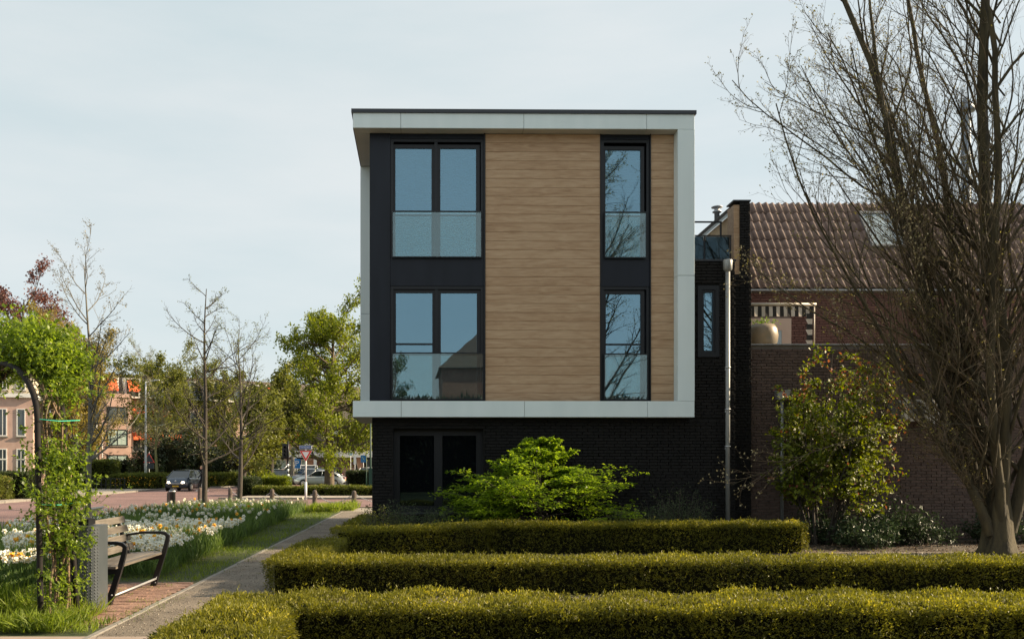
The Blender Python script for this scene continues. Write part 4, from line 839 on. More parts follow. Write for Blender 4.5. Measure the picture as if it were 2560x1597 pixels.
# ------------------------------------------------------------ the big bare tree at right
def big_tree(name, label, loc, seed, height=14., group=None, leafy=1., mirror=1., limbs=True):
    rg = np.random.default_rng(seed); root = thing(name, label, 'tree', loc, 0, group)
    # base and leaders
    lead = [((0.0, 0, .1), (-.02, .0, 1), height, .14), ((-.16, .05, .5), (-.20, .05, 1), height * .92, .10), ((.20, 0, .4), (.22, -.05, 1), height * .95, .12), ((-.05, -.16, .6), (-.08, -.10, 1), height * .85, .085), ((.05, .18, .5), (.10, .16, 1), height * .85, .09), ((-.2, -.1, .35), (-.36, -.08, 1), height * .72, .08), ((.24, .1, .3), (.40, .1, 1), height * .75, .085)]
    P = np.array([q[0] for q in lead], float); D = np.array([q[1] for q in lead], float); L = np.array([q[2] for q in lead]); r0 = np.array([q[3] for q in lead])
    P[:, 0] *= mirror; D[:, 0] *= mirror
    p0 = grow(P, D, L, 22, .045, .035, rg)
    # arching limbs that leave low and sweep out, then up
    la = [(-1, rg.uniform(-.42, .22), z, rg.uniform(1.8, 2.6), 8.3 - z * .5) for z in np.linspace(.5, 4.6, 11)] + [(-1, rg.uniform(-.3, .3), z, rg.uniform(.62, 1.0), rg.uniform(5.0, 6.2) - z * .12) for z in np.linspace(1.6, 6.4, 10)] + [(-1, rg.uniform(-.45, .25), z, rg.uniform(1.4, 2.0), 4.4 - (z - 4.5) * .15) for z in np.linspace(4.8, 9.5, 11)]
    la += [(-1, rg.uniform(-.4, .15), z, rg.uniform(.8, 1.3), rg.uniform(2.4, 3.9)) for z in np.linspace(.5, 2.8, 13)] + [(1, rg.uniform(-.6, .6), z, rg.uniform(1.4, 2.1), 7.6 - z * .45) for z in np.linspace(.7, 6, 10)]
    la += [(rg.uniform(-.5, .5), sy, z, rg.uniform(1.6, 2.4), 6.0 - z * .3) for sy in (-1, 1) for z in np.linspace(.8, 5, 5)]
    Pl = np.array([(rg.normal() * .08 - .05, rg.normal() * .08, z) for _, _, z, _, _ in la]); Dl = np.array([(x * mirror, y, s_) for x, y, _, s_, _ in la]); Ll = np.array([q[4] for q in la]) * rg.uniform(.92, 1.06, len(la))
    pl = grow(Pl, Dl, Ll, 14, .07, .003 + .022 * (Dl[:, 2:3] / np.maximum(np.abs(Dl[:, 0:1]), .5) < 1.05), rg); rl = rg.uniform(.022, .042, len(la)) * np.clip(Ll / 6, .5, 1.1)
    tubeobj('trunk', [(p0, r0, 12)], M_bark_m, root)
    fl = MB().lathe([(.37, -.02), (.31, .08), (.26, .3), (.22, .75), (.15, 1.25)], n=18)
    for i, v in enumerate(fl.v): a = math.atan2(v[1], v[0]); s = 1 + .11 * math.sin(3 * a + 1) + .07 * math.sin(7 * a); fl.v[i] = (v[0] * s, v[1] * s, v[2])
    fl.build('root_flare', M_bark_m, root)
    P1, D1, L1, R1 = spawn(p0, r0, L, 20, .07, .95, 33, .30, rg, lend=.55, rr=.45); p1 = grow(P1, D1, L1, 9, .09, .05, rg)
    P1b, D1b, L1b, R1b = spawn(pl, rl, Ll, 15, .12, .98, 30, .32, rg, rr=.5, lend=.5); p1b = grow(P1b, D1b, L1b, 8, .09, .07, rg)
    tubeobj('branches', [(pl, rl, 7), (p1, np.maximum(R1 * .8, .010), 6), (p1b, np.maximum(R1b, .008), 5)], M_bark_m, root)
    pa = np.concatenate([p1[:, :8], p1b]); Ra = np.concatenate([np.maximum(R1, .012), np.maximum(R1b, .01)]); La = np.concatenate([L1, L1b])
    P2, D2, L2, R2 = spawn(pa, Ra, La, 7, .15, 1, 33, .42, rg, rr=.5); p2 = grow(P2, D2, L2, 6, .11, .07, rg); R2 = np.maximum(R2 * .8, .0042)
    P3, D3, L3, R3 = spawn(p2, R2, L2, 4, .15, 1, 36, .50, rg, rr=.55); p3 = grow(P3, D3, L3, 3, .15, .08, rg); R3 = np.full(len(p3), .0029)
    P4, D4, L4, R4 = spawn(p3, R3, L3, 1, .4, 1, 38, .5, rg); p4 = grow(P4, D4, L4, 3, .12, .05, rg)
    tubeobj('twigs', [(p2, R2, 3), (p3, R3, 3)], M_twig, root)
    tips = np.concatenate([p4[:, 2], p4[:, 1], p3[:, 2]]); dv = np.concatenate([p4[:, 2] - p4[:, 1], p4[:, 1] - p4[:, 0], p3[:, 2] - p3[:, 1]]); r = np.linalg.norm(tips[:, :2], axis=1) / 5.0
    keep = rg.random(len(tips)) < np.clip(.30 + .8 * (r - .45), .15, .9) * leafy; tips, dv = tips[keep], dv[keep]; n = len(tips); sz = rg.uniform(.022, .05, n)
    leafobj('buds', tips, nrm(dv) + rg.normal(size=(n, 3)) * .5, sz, sz * .5, rg, leafmat('young leaf bud', (.11, .085, .030), (.24, .22, .06), trans=.3, c3=(.38, .34, .12)), root); return root
big_tree('fastigiate_hornbeam', 'huge many stemmed bare tree with budding twigs at the right edge', (10.15, 15.85, 0), 301)
# slender low branch with pale buds that reaches across drainpipe and window
EX = thing('budding_branches', 'thin outlying branches with pale round buds before the drainpipe and narrow window', 'branch', (10.0, 15.6, 2.2))
rg = np.random.default_rng(8)
P = np.array([[0, 0, 0.], [0, .1, .5], [0, 0, 1.2], [0, 0, 2.2]]); D = np.array([[-1, -.08, .30], [-1, .0, .52], [-1, -.05, .62], [-1, 0, .72]]); L = np.array([5.0, 5.1, 4.9, 4.7])
q0 = grow(P, D, L, 18, .085, .004, rg); P1, D1, L1, R1 = spawn(q0, np.full(4, .02), L, 30, .40, 1, 36, .18, rg, lend=.3); q1 = grow(P1, D1, L1, 5, .12, .05, rg)
P2, D2, L2, R2 = spawn(q1, np.full(len(q1), .005), L1, 3, .3, 1, 40, .5, rg); q2 = grow(P2, D2, L2, 3, .1, .08, rg)
tubeobj('branch', [(q0, np.full(4, .018), 6)], M_bark_m, EX); tubeobj('twigs', [(q1, np.full(len(q1), .004), 3), (q2, np.full(len(q2), .0028), 3)], M_twig, EX)
tp = np.concatenate([q2[:, 2], q2[:, 1], q1[:, 4]]); n = len(tp); sz = rg.uniform(.028, .05, n)
leafobj('buds', tp, rg.normal(size=(n, 3)) * .5 + (0, 0, .8), sz, sz * .8, rg, leafmat('pale bud scale', (.22, .18, .08), (.45, .38, .22), trans=.3), EX)['kind'] = 'stuff'

# ------------------------------------------------------------ other trees
def tree(name, label, loc, h, seed, spread=.3, trunk_r=.08, clear=.3, k1=16, ang=52, k2=9, k3=5, leaf=0., nleaf=0, lm=None, bark=M_bark, group=None, up=.05, lr=.42, tw=.006, crown_top=1., lend=.6, droop=0., wob=.05, big=None):
    rg = np.random.default_rng(seed); root = thing(name, label, 'tree', loc, U(0, 6.28) if big is None else 0, group)
    p0 = grow(np.zeros((1, 3)), np.array([[rg.normal() * .02, rg.normal() * .02, 1.]]), np.array([h]), 12, wob, .04, rg); r0 = np.array([trunk_r]); L0 = np.array([h])
    P1, D1, L1, R1 = spawn(p0, r0, L0, k1, clear, .97, ang, lr, rg, lend=lend, rr=.5); p1 = grow(P1, D1, L1, 8, .08, up, rg)
    P2, D2, L2, R2 = spawn(p1, R1, L1, k2, .18, 1, 42, .42, rg, rr=.6); p2 = grow(P2, D2, L2, 6, .10, up - droop, rg); R2 = np.maximum(R2, tw)
    sets = [(p2, R2, 3)]
    tubeobj('trunk', [(p0, r0, 10)], bark, root, .12); tubeobj('branches', [(p1, np.maximum(R1, tw * 1.5), 6)], bark, root)
    last = p2
    if k3: P3, D3, L3, R3 = spawn(p2, R2, L2, k3, .2, 1, 38, .45, rg, rr=.6); p3 = grow(P3, D3, L3, 4, .12, up - droop * 1.5, rg); sets.append((p3, np.full(len(p3), tw * .7), 3)); last = p3
    tubeobj('twigs', sets, bark, root)
    if nleaf:
        flat_ = np.concatenate([last.reshape(-1, 3), p2[:, 2:].reshape(-1, 3)]); n = nleaf; ii = rg.integers(0, len(flat_), n); LP = flat_[ii] + rg.normal(size=(n, 3)) * leaf * .9
        ok = vnoise(LP, 2.2 / max(h * .12, .6), seed) > -.55; LP = LP[ok]; n = len(LP); sz = rg.uniform(.6, 1.3, n) * leaf
        leafobj('foliage', LP, rg.normal(size=(n, 3)) + (0, 0, -.2 - droop * 8), sz, sz * .55, rg, lm, root, np.clip(.45 + .18 * rg.normal(size=n) + .22 * vnoise(LP, 3. / max(h * .15, .6), seed + 1), 0, 1))
    return root
M_lbud = leafmat('tiny young leaf', (.16, .14, .08), (.30, .27, .16), trans=.3)
M_ygr = leafmat('fresh yellow green leaf', (.085, .12, .012), (.28, .31, .03), trans=.42)
M_olv = leafmat('olive young leaf', (.085, .10, .018), (.22, .23, .045), trans=.4)
M_dkg = leafmat('dark evergreen leaf', (.008, .016, .006), (.035, .05, .016), trans=.12)
M_wil = leafmat('yellow willow leaf', (.18, .15, .035), (.36, .29, .07), trans=.42)
M_pur = leafmat('copper beech leaf', (.10, .04, .035), (.24, .11, .085), trans=.35)
M_fh0 = leafmat('garden tree leaf', (.03, .05, .012), (.09, .12, .03), trans=.3)
M_tan = leafmat('tan twig haze', (.14, .11, .06), (.25, .20, .11), trans=.2)
tree('street_tree', 'young bare tree with pale straight trunk beside the road behind the bench', (-9.35, 24.2, 0), 7.0, 11, trunk_r=.085, clear=.16, wob=.02, k1=22, ang=52, lr=.44, k2=9, k3=5, leaf=.045, nleaf=2600, lm=M_lbud, tw=.006, up=.055, lend=.55)
tree('street_tree', 'slim dark bare tree rising out of the daffodil bed', (-7.1, 28.0, 0), 7.15, 12, trunk_r=.095, clear=.20, wob=.03, k1=26, ang=60, lr=.36, k2=9, k3=4, leaf=.05, nleaf=1800, lm=M_olv, bark=M_bark_d, tw=.007, up=.03, lend=.62)
tree('street_tree', 'dark forked bare tree at the far end of the daffodil bed', (-7.12, 33.0, 0), 6.3, 13, trunk_r=.10, clear=.22, wob=.03, k1=22, ang=48, lr=.50, k2=9, k3=4, leaf=.055, nleaf=2600, lm=M_olv, bark=M_bark_d, tw=.007, up=.05, lend=.45)
tree('plane_tree', 'big tree with thick trunk and yellow green young leaves behind the silver car', (-7.55, 66.5, 0), 12.6, 114, trunk_r=.40, clear=.15, k1=42, ang=66, lr=.43, k2=14, k3=6, leaf=.20, nleaf=36000, lm=M_ygr, bark=mat('brown plane bark', (.08, .062, .04), (.17, .13, .085), rough=.9, nscale=5, stretch=(2, 2, .4), bump=.8, bscale=15), tw=.018, up=.03, droop=.02, lend=.42, wob=.03)  # plane bark varies only by noise between two browns
# far trees, each with its own crown
spec = [  # x, base-d, top y in the photograph, spread, kind, label
 (40, 96, 688, 'pur', 'large reddish copper beech tree behind the houses at far left'), (70, 88, 730, 'tan', 'brownish budding tree beside the copper beech at far left'),
 (150, 78, 745, 'wil', 'yellow willow like tree behind the rose arch'), (172, 74, 790, 'wil', 'yellow green tree just right of the pale bare trunk'), (184, 76, 815, 'wil', 'third yellow willow like tree left of the flats'), (318, 112, 838, 'olv', 'olive budding tree above the orange awnings'),
 (372, 63, 960, 'tw1', 'small tree with ivy clad trunk and twisted crown on the hedge island'), (395, 84, 868, 'olv2', 'broad olive green tree in front of the flats'), (452, 92, 880, 'olv2', 'dull green tree behind the slim dark bare tree'),
 (520, 92, 905, 'olv2', 'dull green tree between the two dark bare trees'), (575, 58, 945, 'olv2', 'olive twiggy tree behind the second dark bare tree'), (640, 62, 920, 'olv2', 'olive tree left of the big yellow green tree'),
 (690, 78, 905, 'ygr', 'yellow green tree in the car park with thin sunlit trunk'), (847, 86, 985, 'wep', 'weeping yellow green tree at the black house corner'), (879, 80, 930, 'wep', 'weeping tree partly hidden by the house corner'),
 (760, 104, 1010, 'olv', 'dim tree before the shop fronts')]
for i, (x, d, ty, kd, lb) in enumerate(spec):
    p = at(x, 0, d); h_ = 1.55 + (1105 - ty) * d / 2100
    if kd == 'pur': tree('copper_beech', lb, (p.x - .5, d, 0), h_ * .98, 20 + i, trunk_r=.5, clear=.2, k1=26, ang=50, lr=.42, k2=11, k3=5, leaf=.34, nleaf=16000, lm=M_pur, bark=M_bark_d, tw=.03, lend=.35)
    if kd == 'tan': tree('budding_tree', lb, (p.x, d, 0), h_ * .8, 20 + i, trunk_r=.3, clear=.2, k1=22, ang=48, lr=.42, k2=11, k3=6, leaf=.16, nleaf=6000, lm=M_tan, bark=M_bark, tw=.02, lend=.35)
    if kd == 'wil': tree('willow_tree', lb, (p.x, d, 0), h_ * .9, 20 + i, trunk_r=.28, clear=.12, k1=24, ang=42, lr=.42, k2=12, k3=5, leaf=.19, nleaf=17000, lm=M_wil, bark=M_bark, tw=.018, lend=.35, droop=.05)
    if kd == 'olv': tree('budding_tree', lb, (p.x, d, 0), h_, 20 + i, trunk_r=.25, clear=.3, k1=20, ang=45, lr=.38, k2=10, k3=5, leaf=.14, nleaf=3800, lm=M_olv, bark=M_bark, tw=.018, lend=.4)
    if kd == 'olv2': tree('olive_green_tree', lb, (p.x, d, 0), h_, 20 + i, trunk_r=.22, clear=.2, k1=22, ang=58, lr=.50, k2=11, k3=5, leaf=.22, nleaf=13000, lm=M_olv, bark=M_bark_d, tw=.017, lend=.4)
    if kd == 'ygr': tree('yellow_green_tree', lb, (p.x, d, 0), h_, 20 + i, trunk_r=.2, clear=.42, k1=20, ang=55, lr=.42, k2=10, k3=5, leaf=.17, nleaf=6000, lm=M_ygr, bark=M_bark, tw=.017, lend=.45)
    if kd == 'wep': tree('weeping_tree', lb, (p.x, d, 0), h_, 20 + i, trunk_r=.17, clear=.45, k1=18, ang=70, lr=.45, k2=11, k3=5, leaf=.16, nleaf=6500, lm=M_ygr, bark=M_bark_d, tw=.015, lend=.35, droop=.16)
    if kd == 'tw1': tree('twisted_tree', lb, (p.x, d, 0), h_, 20 + i, trunk_r=.13, clear=.45, k1=16, ang=62, lr=.55, k2=10, k3=5, leaf=.10, nleaf=2200, lm=M_tan, bark=mat('ivy green bark', (.13, .15, .05), (.20, .19, .09), rough=.9, nscale=3), tw=.016, lend=.3)
# unseen tree added at right to shade the path; trees behind the camera (mirrored in the right-hand windows)
tree('shade_tree', 'unseen tree added outside the picture to shade the near part of the path', (17.5, 14.6, 0), 14.5, 61, trunk_r=.2, clear=.58, k1=26, ang=50, lr=.11, k2=11, k3=4, leaf=.2, nleaf=8000, lm=M_ygr, tw=.012, lend=.2)
tree('bare_tree', 'bare tree behind the photographer mirrored in the right windows', (9.2, -7.5, 0), 17.5, 62, trunk_r=.2, clear=.2, k1=34, ang=38, lr=.34, k2=13, k3=6, leaf=.09, nleaf=9000, lm=M_lbud, bark=M_bark_d, tw=.012, lend=.35)
tree('bare_tree', 'second bare tree behind the photographer mirrored in the windows', (15.0, -10.5, 0), 16.5, 63, trunk_r=.18, clear=.15, k1=30, ang=40, lr=.34, k2=12, k3=5, leaf=.09, nleaf=7000, lm=M_lbud, bark=M_bark_d, tw=.012, lend=.35)
hedge('reflection_screen', 'tall dark conifer hedge added behind the photographer to darken the ground floor windows', [((-26, -19), (30, -19), 2.0)], 5.4, 14, .45, m=M_dkg, seed=40, amp=.25, stems=False, zb=0.)  # added hedge, seen only as dark reflection, blocks sky in the ground floor panes
tree('garden_tree', 'leafy tree behind the photographer mirrored in the lower left window', (-1.6, -13, 0), 7.2, 64, trunk_r=.1, clear=.25, k1=18, ang=45, lr=.4, k2=9, k3=4, leaf=.14, nleaf=4000, lm=M_fh0, tw=.008)
RH = thing('brick_row_house', 'red brick house behind the photographer mirrored in the lower left windows', 'house', (6.5, -24, 0))
part('wall', mat('dull red wall', (.24, .12, .09), (.32, .17, .13), rough=.9, nscale=2), RH, (-4.6, 5.2, -8, 0, 0, 8.4)); MB().prism([(-4.9, 8.3), (.3, 12.8), (5.5, 8.3)], 'y', -8.4, .3).build('roof', M_tile, RH)
for i in range(3):
    for z in (1, 4.2): wf = part('window_frame', M_white, RH, (-3.9 + i * 3.2, -2.3 + i * 3.2, .0, .06, z, z + 1.7)); part('pane', M_room, wf, (-3.75 + i * 3.2, -2.45 + i * 3.2, .061, .07, z + .12, z + 1.58))

# ------------------------------------------------------------ far hedges and shrubs
M_fh = leafmat('far hedge leaf', (.045, .065, .012), (.17, .19, .03), trans=.3, c3=(.30, .20, .05))
M_fhd = leafmat('dark hedge leaf', (.018, .032, .010), (.065, .085, .022), trans=.2)
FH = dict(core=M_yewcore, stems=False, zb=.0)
hedge('roadside_hedge', 'long low hedge with rusty tips behind the chained bollards', [((-9.4, 47.6), (2, 47.6), 1.0)], .46, 260, .11, m=M_fh, seed=21, amp=.06, tone=.1, **FH)
hedge('block_hedge', 'dark square end of clipped hedge at the car park corner', [((-10.25, 48.4), (-9.45, 48.4), 2.2)], .90, 260, .11, m=M_fhd, seed=22, amp=.05, **FH)
hedge('yellow_hedge', 'sunny yellow green hedge in front of the parked light blue car', [((-9.9, 52.6), (-8.35, 52.6), 1.2)], .90, 260, .12, m=M_ygr, seed=23, amp=.08, tone=-.1, **FH)
hedge('dark_hedge', 'dark green hedge right of the silver car', [((-6.9, 74), (-.5, 74), 1.2)], 1.15, 150, .14, m=M_fhd, seed=24, amp=.06, **FH)
hedge('garden_hedge', 'long dark clipped hedge in front of the brick house at far left', [((-30, 42.6), (-19.0, 42.6), 1.2)], 1.22, 260, .11, m=M_fhd, seed=25, amp=.06, tone=.05, **FH)
hedge('yellow_shrub_hedge', 'yellowish low hedge at the left frame edge before the dark hedge', [((-23, 40.9), (-19.6, 40.9), 1.2)], 1.0, 260, .11, m=M_fh, seed=26, amp=.14, tone=.15, **FH)
hedge('tall_hedge', 'tall clipped dark hedge block right of the pale tree trunk', [((-26.8, 63), (-22.4, 63), 2.0)], 1.95, 160, .15, m=M_fh, seed=27, amp=.05, tone=-.15, **FH)
hedge('island_hedge', 'low flowering hedge along the road left of the dark car', [((-22.2, 62.2), (-18.6, 62.2), 1.6), ((-18.6, 63.5), (-15.2, 72), 1.6)], .95, 170, .14, m=M_fh, seed=28, amp=.12, **FH)
hedge('road_hedge', 'dark hedge along the far road side between the two dark trunks', [((-16.2, 74), (-12.3, 84), 1.2)], 1.1, 130, .16, m=M_fhd, seed=29, amp=.08, tone=-.1, **FH)
hedge('back_hedge', 'long very dark hedge below the pink flats', [((-33, 80), (-22.5, 82), 1.4)], 1.9, 90, .2, m=M_dkg, seed=30, amp=.1, **FH)
for i, (x, d, w_, h_, lb) in enumerate([(405, 80, 2.4, 4.6, 'dark evergreen bush mass behind the dark car, left part'), (455, 82, 2.4, 5.0, 'dark evergreen bush behind the slim bare tree'), (515, 84, 2.4, 4.2, 'dark evergreen bush between the bare trees'), (560, 80, 1.8, 3.6, 'dark evergreen bush left of the shops'), (350, 78, 1.8, 3.0, 'dark evergreen bush under the lamp post'), (628, 70, 1.4, 2.0, 'dark bush before the green shop windows'), (612, 60, .9, 1.35, 'yellow green bush above the square hedge end')]):
    p = at(x, 0, d); bb = bush('evergreen_bush' if i < 6 else 'garden_bush', lb, (p.x, d, 0), w_, w_ * .8, h_, 2600 if i < 5 else 1200, .26 if i < 6 else .16, M_dkg if i < 6 else M_ygr, 300 + i, upright=.8, aspect=.6)
    if i < 5: MB().lathe([(w_ * .75, 0), (w_ * .8, h_ * .4), (w_ * .5, h_ * .72), (.1, h_ * .8)], (0, 0, 0), 12).build('branches', M_yewcore, bb)  # solid dark filler: the bush's inner shade given a shape
rg = np.random.default_rng(2); n = 170; P = np.stack([rg.uniform(-22, -16, n), np.full(n, 61.3), rg.uniform(.3, .9, n)], 1); P[:, 1] += np.clip(P[:, 0] + 19, 0, 9) * 2
V, F = leaves(P, rg.normal(size=(n, 3)), .08, .07, rg); tag(link('yellow_blossom', npmesh('yellow_blossom', V, F, M_yel)), kind='stuff')
# ------------------------------------------------------------ far buildings
M_pinkb = mat('salmon brick', (.44, .29, .24), (.54, .37, .31), rough=.9, nscale=1.5, detail=8)
M_tanb = mat('orange tan brick', (.36, .20, .14), (.46, .28, .20), rough=.9, nscale=1.2, detail=8)
M_slate = mat('dark roof covering', (.10, .08, .065), (.16, .13, .11), rough=.85, nscale=1.5)
M_wh = mat('white paint', (.78, .76, .72), (.70, .68, .64), rough=.6, nscale=2)
M_wgl = mat('far window glass', (.03, .035, .04), (.10, .12, .13), rough=.12, spec=.9, nscale=.9)
M_teal = mat('pale green curtains', (.26, .38, .35), (.42, .50, .47), rough=.6, nscale=1.2, stretch=(4, 4, .5))
M_oran = mat('orange awning cloth', (.82, .13, .045), (.90, .19, .07), rough=.85, nscale=4)
def far_window(root, x0, x1, z0, z1, y=0., fm=None, gm=None, t=.09, mull=1, sill=True, dep=.05):
    b = MB(); frame_ring(b, x0, x1, z0, z1, t, y - dep, y + .02)
    for i in range(mull): xm = x0 + (x1 - x0) * (i + 1) / (mull + 1); b.box(xm - t / 3, xm + t / 3, y - dep + .01, y + .02, z0 + t, z1 - t)
    f = b.build('window', fm or M_wh, root); part('pane', gm or M_wgl, f, (x0 + t, x1 - t, y - .018, y + .01, z0 + t, z1 - t))
    if sill: part('sill', M_concrete, f, (x0 - .08, x1 + .08, y - dep - .08, y - .002, z0 - .10, z0 - .004))
def awning(root, x0, x1, z1, drop, out_, y=0.):
    MB().add([(x0, y, z1), (x1, y, z1), (x1, y - out_, z1 - drop), (x0, y - out_, z1 - drop), (x0, y - out_, z1 - drop - .18), (x1, y - out_, z1 - drop - .18)], [(0, 1, 2, 3), (3, 2, 5, 4)]).build('awning', M_oran, root)
FB = thing('block_of_flats', 'salmon brick block of flats with orange awnings and white framed dormers', 'apartment building', (at(236, 0, 86).x, 86, 0), R(33))
part('wall', M_pinkb, FB, (0, 3.0, 0, 9, 0, 8.35), (3.0, 30, 1.6, 9, 0, 8.0)); part('parapet', M_pinkb, FB, (-.05, 3.05, -.05, 9, 8.351, 8.75), (3.05, 30, 1.5, 9, 8.001, 8.3))
MB().prism([(1.2, 8.3), (2.2, 10.9), (8.2, 10.9), (8.9, 8.3)], 'x', .3, 29.8).build('mansard_roof', M_slate, FB); part('chimney', M_slate, FB, (8, 8.9, 4, 5, 10.6, 11.7))
for z0, z1 in ((6.05, 7.45), (3.65, 5.25), (1.5, 2.75)): far_window(FB, .7, 2.65, z0, z1, 0, M_frame, M_wgl if z0 > 5 else M_teal, mull=1)
for i in range(9):
    x = 3.5 + i * 2.95
    for z0, z1 in ((5.7, 7.4), (3.1, 5.0), (.6, 2.4)):
        far_window(FB, x, x + 1.7, z0, z1, 1.6, M_frame if i % 2 else M_wh, M_wgl, mull=1)
        if i < 2 and z0 > 1: awning(FB, x - .1, x + 1.95, z1 + .15, .7, .9, 1.58)
for i in range(10):
    x = .5 + i * 2.1 + (i > 1) * .2; y0 = 1.0
    d = MB(); frame_ring(d, x, x + 1.5, 8.45, 10.45, .16, y0 - .15, y0 + 1.3); dm = d.build('dormer', M_wh, FB); part('pane', M_wgl, dm, (x + .16, x + 1.34, y0, y0 + .1, 8.61, 10.29))
    if i in (0, 1, 8): awning(FB, x + .2, x + 1.3, 10.2, 1.0, .8, y0 - .15)
part('drainpipe', M_wh, FB, (-.35, -.22, -.1, .02, 0, 8.2)); part('side_wall', M_slate, FB, (-1.4, -.06, .6, 9, 0, 8.0))
SH = thing('shop_building', 'low shop building with white fascia over dark windows and brick flats above', 'shop', (at(560, 0, 96).x, 96, 0), R(6))
part('wall', M_tanb, SH, (0, 2.6, 0, .4, 0, 2.9), (7.6, 13.6, -.05, .4, 0, 2.6), (17.4, 18.1, -.1, .4, 0, 3.3), (2.2, 30, 3.0, 9, 0, 3.3)); part('wall', mat('dark brown brick', (.10, .055, .045), (.14, .08, .065), rough=.9), SH, (8.3, 13.0, -.06, .3, 0, 2.55))
for a, b in ((3.7, 7.4), (7.41, 11.1), (11.11, 16.6), (16.61, 20.2)): part('fascia_panel', M_wh if int(a) != 7 else mat('grey fascia', (.42, .42, .43)), SH, (a, b, -1.2, -.9, 2.62, 3.30))
part('canopy_roof', M_slate, SH, (3.6, 34, -.899, 3.0, 2.9, 3.2)); part('dark_fascia', M_cop, SH, (20.21, 33, -1.15, -.9, 2.75, 3.75)); part('dark_fascia', M_wh, SH, (20.21, 33, -1.2, -1.151, 3.30, 3.36), (20.21, 33, -1.2, -1.151, 2.70, 2.76))
for i in range(4): far_window(SH, 2.7 + i * 1.4, 3.95 + i * 1.4, .25, 2.4, 0, M_wh, M_teal, mull=1, sill=False)
for i in range(7): far_window(SH, 19.0 + i * 1.9, 20.7 + i * 1.9, .25, 2.6, -.1, mat('steel post', (.35, .36, .38), rough=.4), M_wgl, mull=1, sill=False, t=.07)
far_window(SH, 14.0, 17.2, .2, 2.5, -.1, M_frame, M_wgl, mull=2, sill=False)
part('upper_wall', M_slate, SH, (2.3, 34, 2.4, 9, 3.31, 7.0)); part('upper_pier', M_tanb, SH, (13.2, 14.6, 1.8, 2.4, 3.31, 6.8), (3.7, 5.0, 1.5, 2.4, 3.31, 4.2)); part('balcony_panel', M_wh, SH, (7.2, 8.7, .2, .4, 3.31, 4.1), (9.6, 11.0, 1.5, 1.7, 5.2, 6.0))
MB().prism([(2.0, 6.6), (5.0, 9.4), (9.2, 6.6)], 'x', 2.0, 34.2).build('roof', M_slate, SH)
for x, z in ((4.0, 4.3), (10, 4.3), (16.5, 4.3), (22, 4.3), (27, 4.3), (4.2, 5.6), (11.5, 5.6)): far_window(SH, x, x + 1.5, z, z + 1.2, 2.4, M_wh, M_wgl)
awning(SH, 3.9, 6.6, 5.6, 1.1, 1.3, 2.38)
def text(name, s, size, m, parent, loc, rot=(R(90), 0, 0), ext=.004):
    c = bpy.data.curves.new(name, 'FONT'); c.body = s; c.size = size; c.extrude = ext; c.align_x = 'CENTER'; c.align_y = 'CENTER'; c.materials.append(m)
    o = bpy.data.objects.new(name, c); COL.objects.link(o); me_ = bpy.data.meshes.new_from_object(o); bpy.data.objects.remove(o); o = link(name, me_, parent); o.location = loc; o.rotation_euler = rot; return o
text('shop_lettering', 'O      R OBU', .62, M_wh, SH, (23.6, -1.17, 3.55 - .02))
BHL = thing('old_brick_house', 'old brick house with tall white windows and cream cornice at far left', 'house', (at(78, 0, 68).x, 68, 0), R(18))
part('wall', M_pinkb, BHL, (-16, 0, 0, 9, 0, 6.85)); part('cornice', M_wh, BHL, (-16.2, .2, -.25, 9.2, 6.851, 7.15), (-16.2, .25, -.3, 9.2, 8.9, 9.15)); part('attic_wall', mat('cream render', (.58, .50, .38), (.66, .58, .45), rough=.8), BHL, (-16, 0, .1, 9, 7.151, 8.899))
MB().prism([(.5, 9.15), (3, 11.2), (6.5, 11.2), (9, 9.15)], 'x', -15.5, -.3).build('roof', M_slate, BHL)
for i in range(5):
    x = -1.15 - i * 1.28; far_window(BHL, x, x + .62, 3.9, 6.0, 0, M_wh, M_wgl, mull=0 if i == 0 else 1, t=.07); far_window(BHL, x, x + .62, .6, 2.95, 0, M_wh, M_wgl, t=.07); far_window(BHL, x, x + .62, 7.4, 8.6, .1, M_wh, M_wgl, t=.07)
    part('band', M_wh, BHL, (x, x + .62, -.06, -.03, 2.1, 2.2))

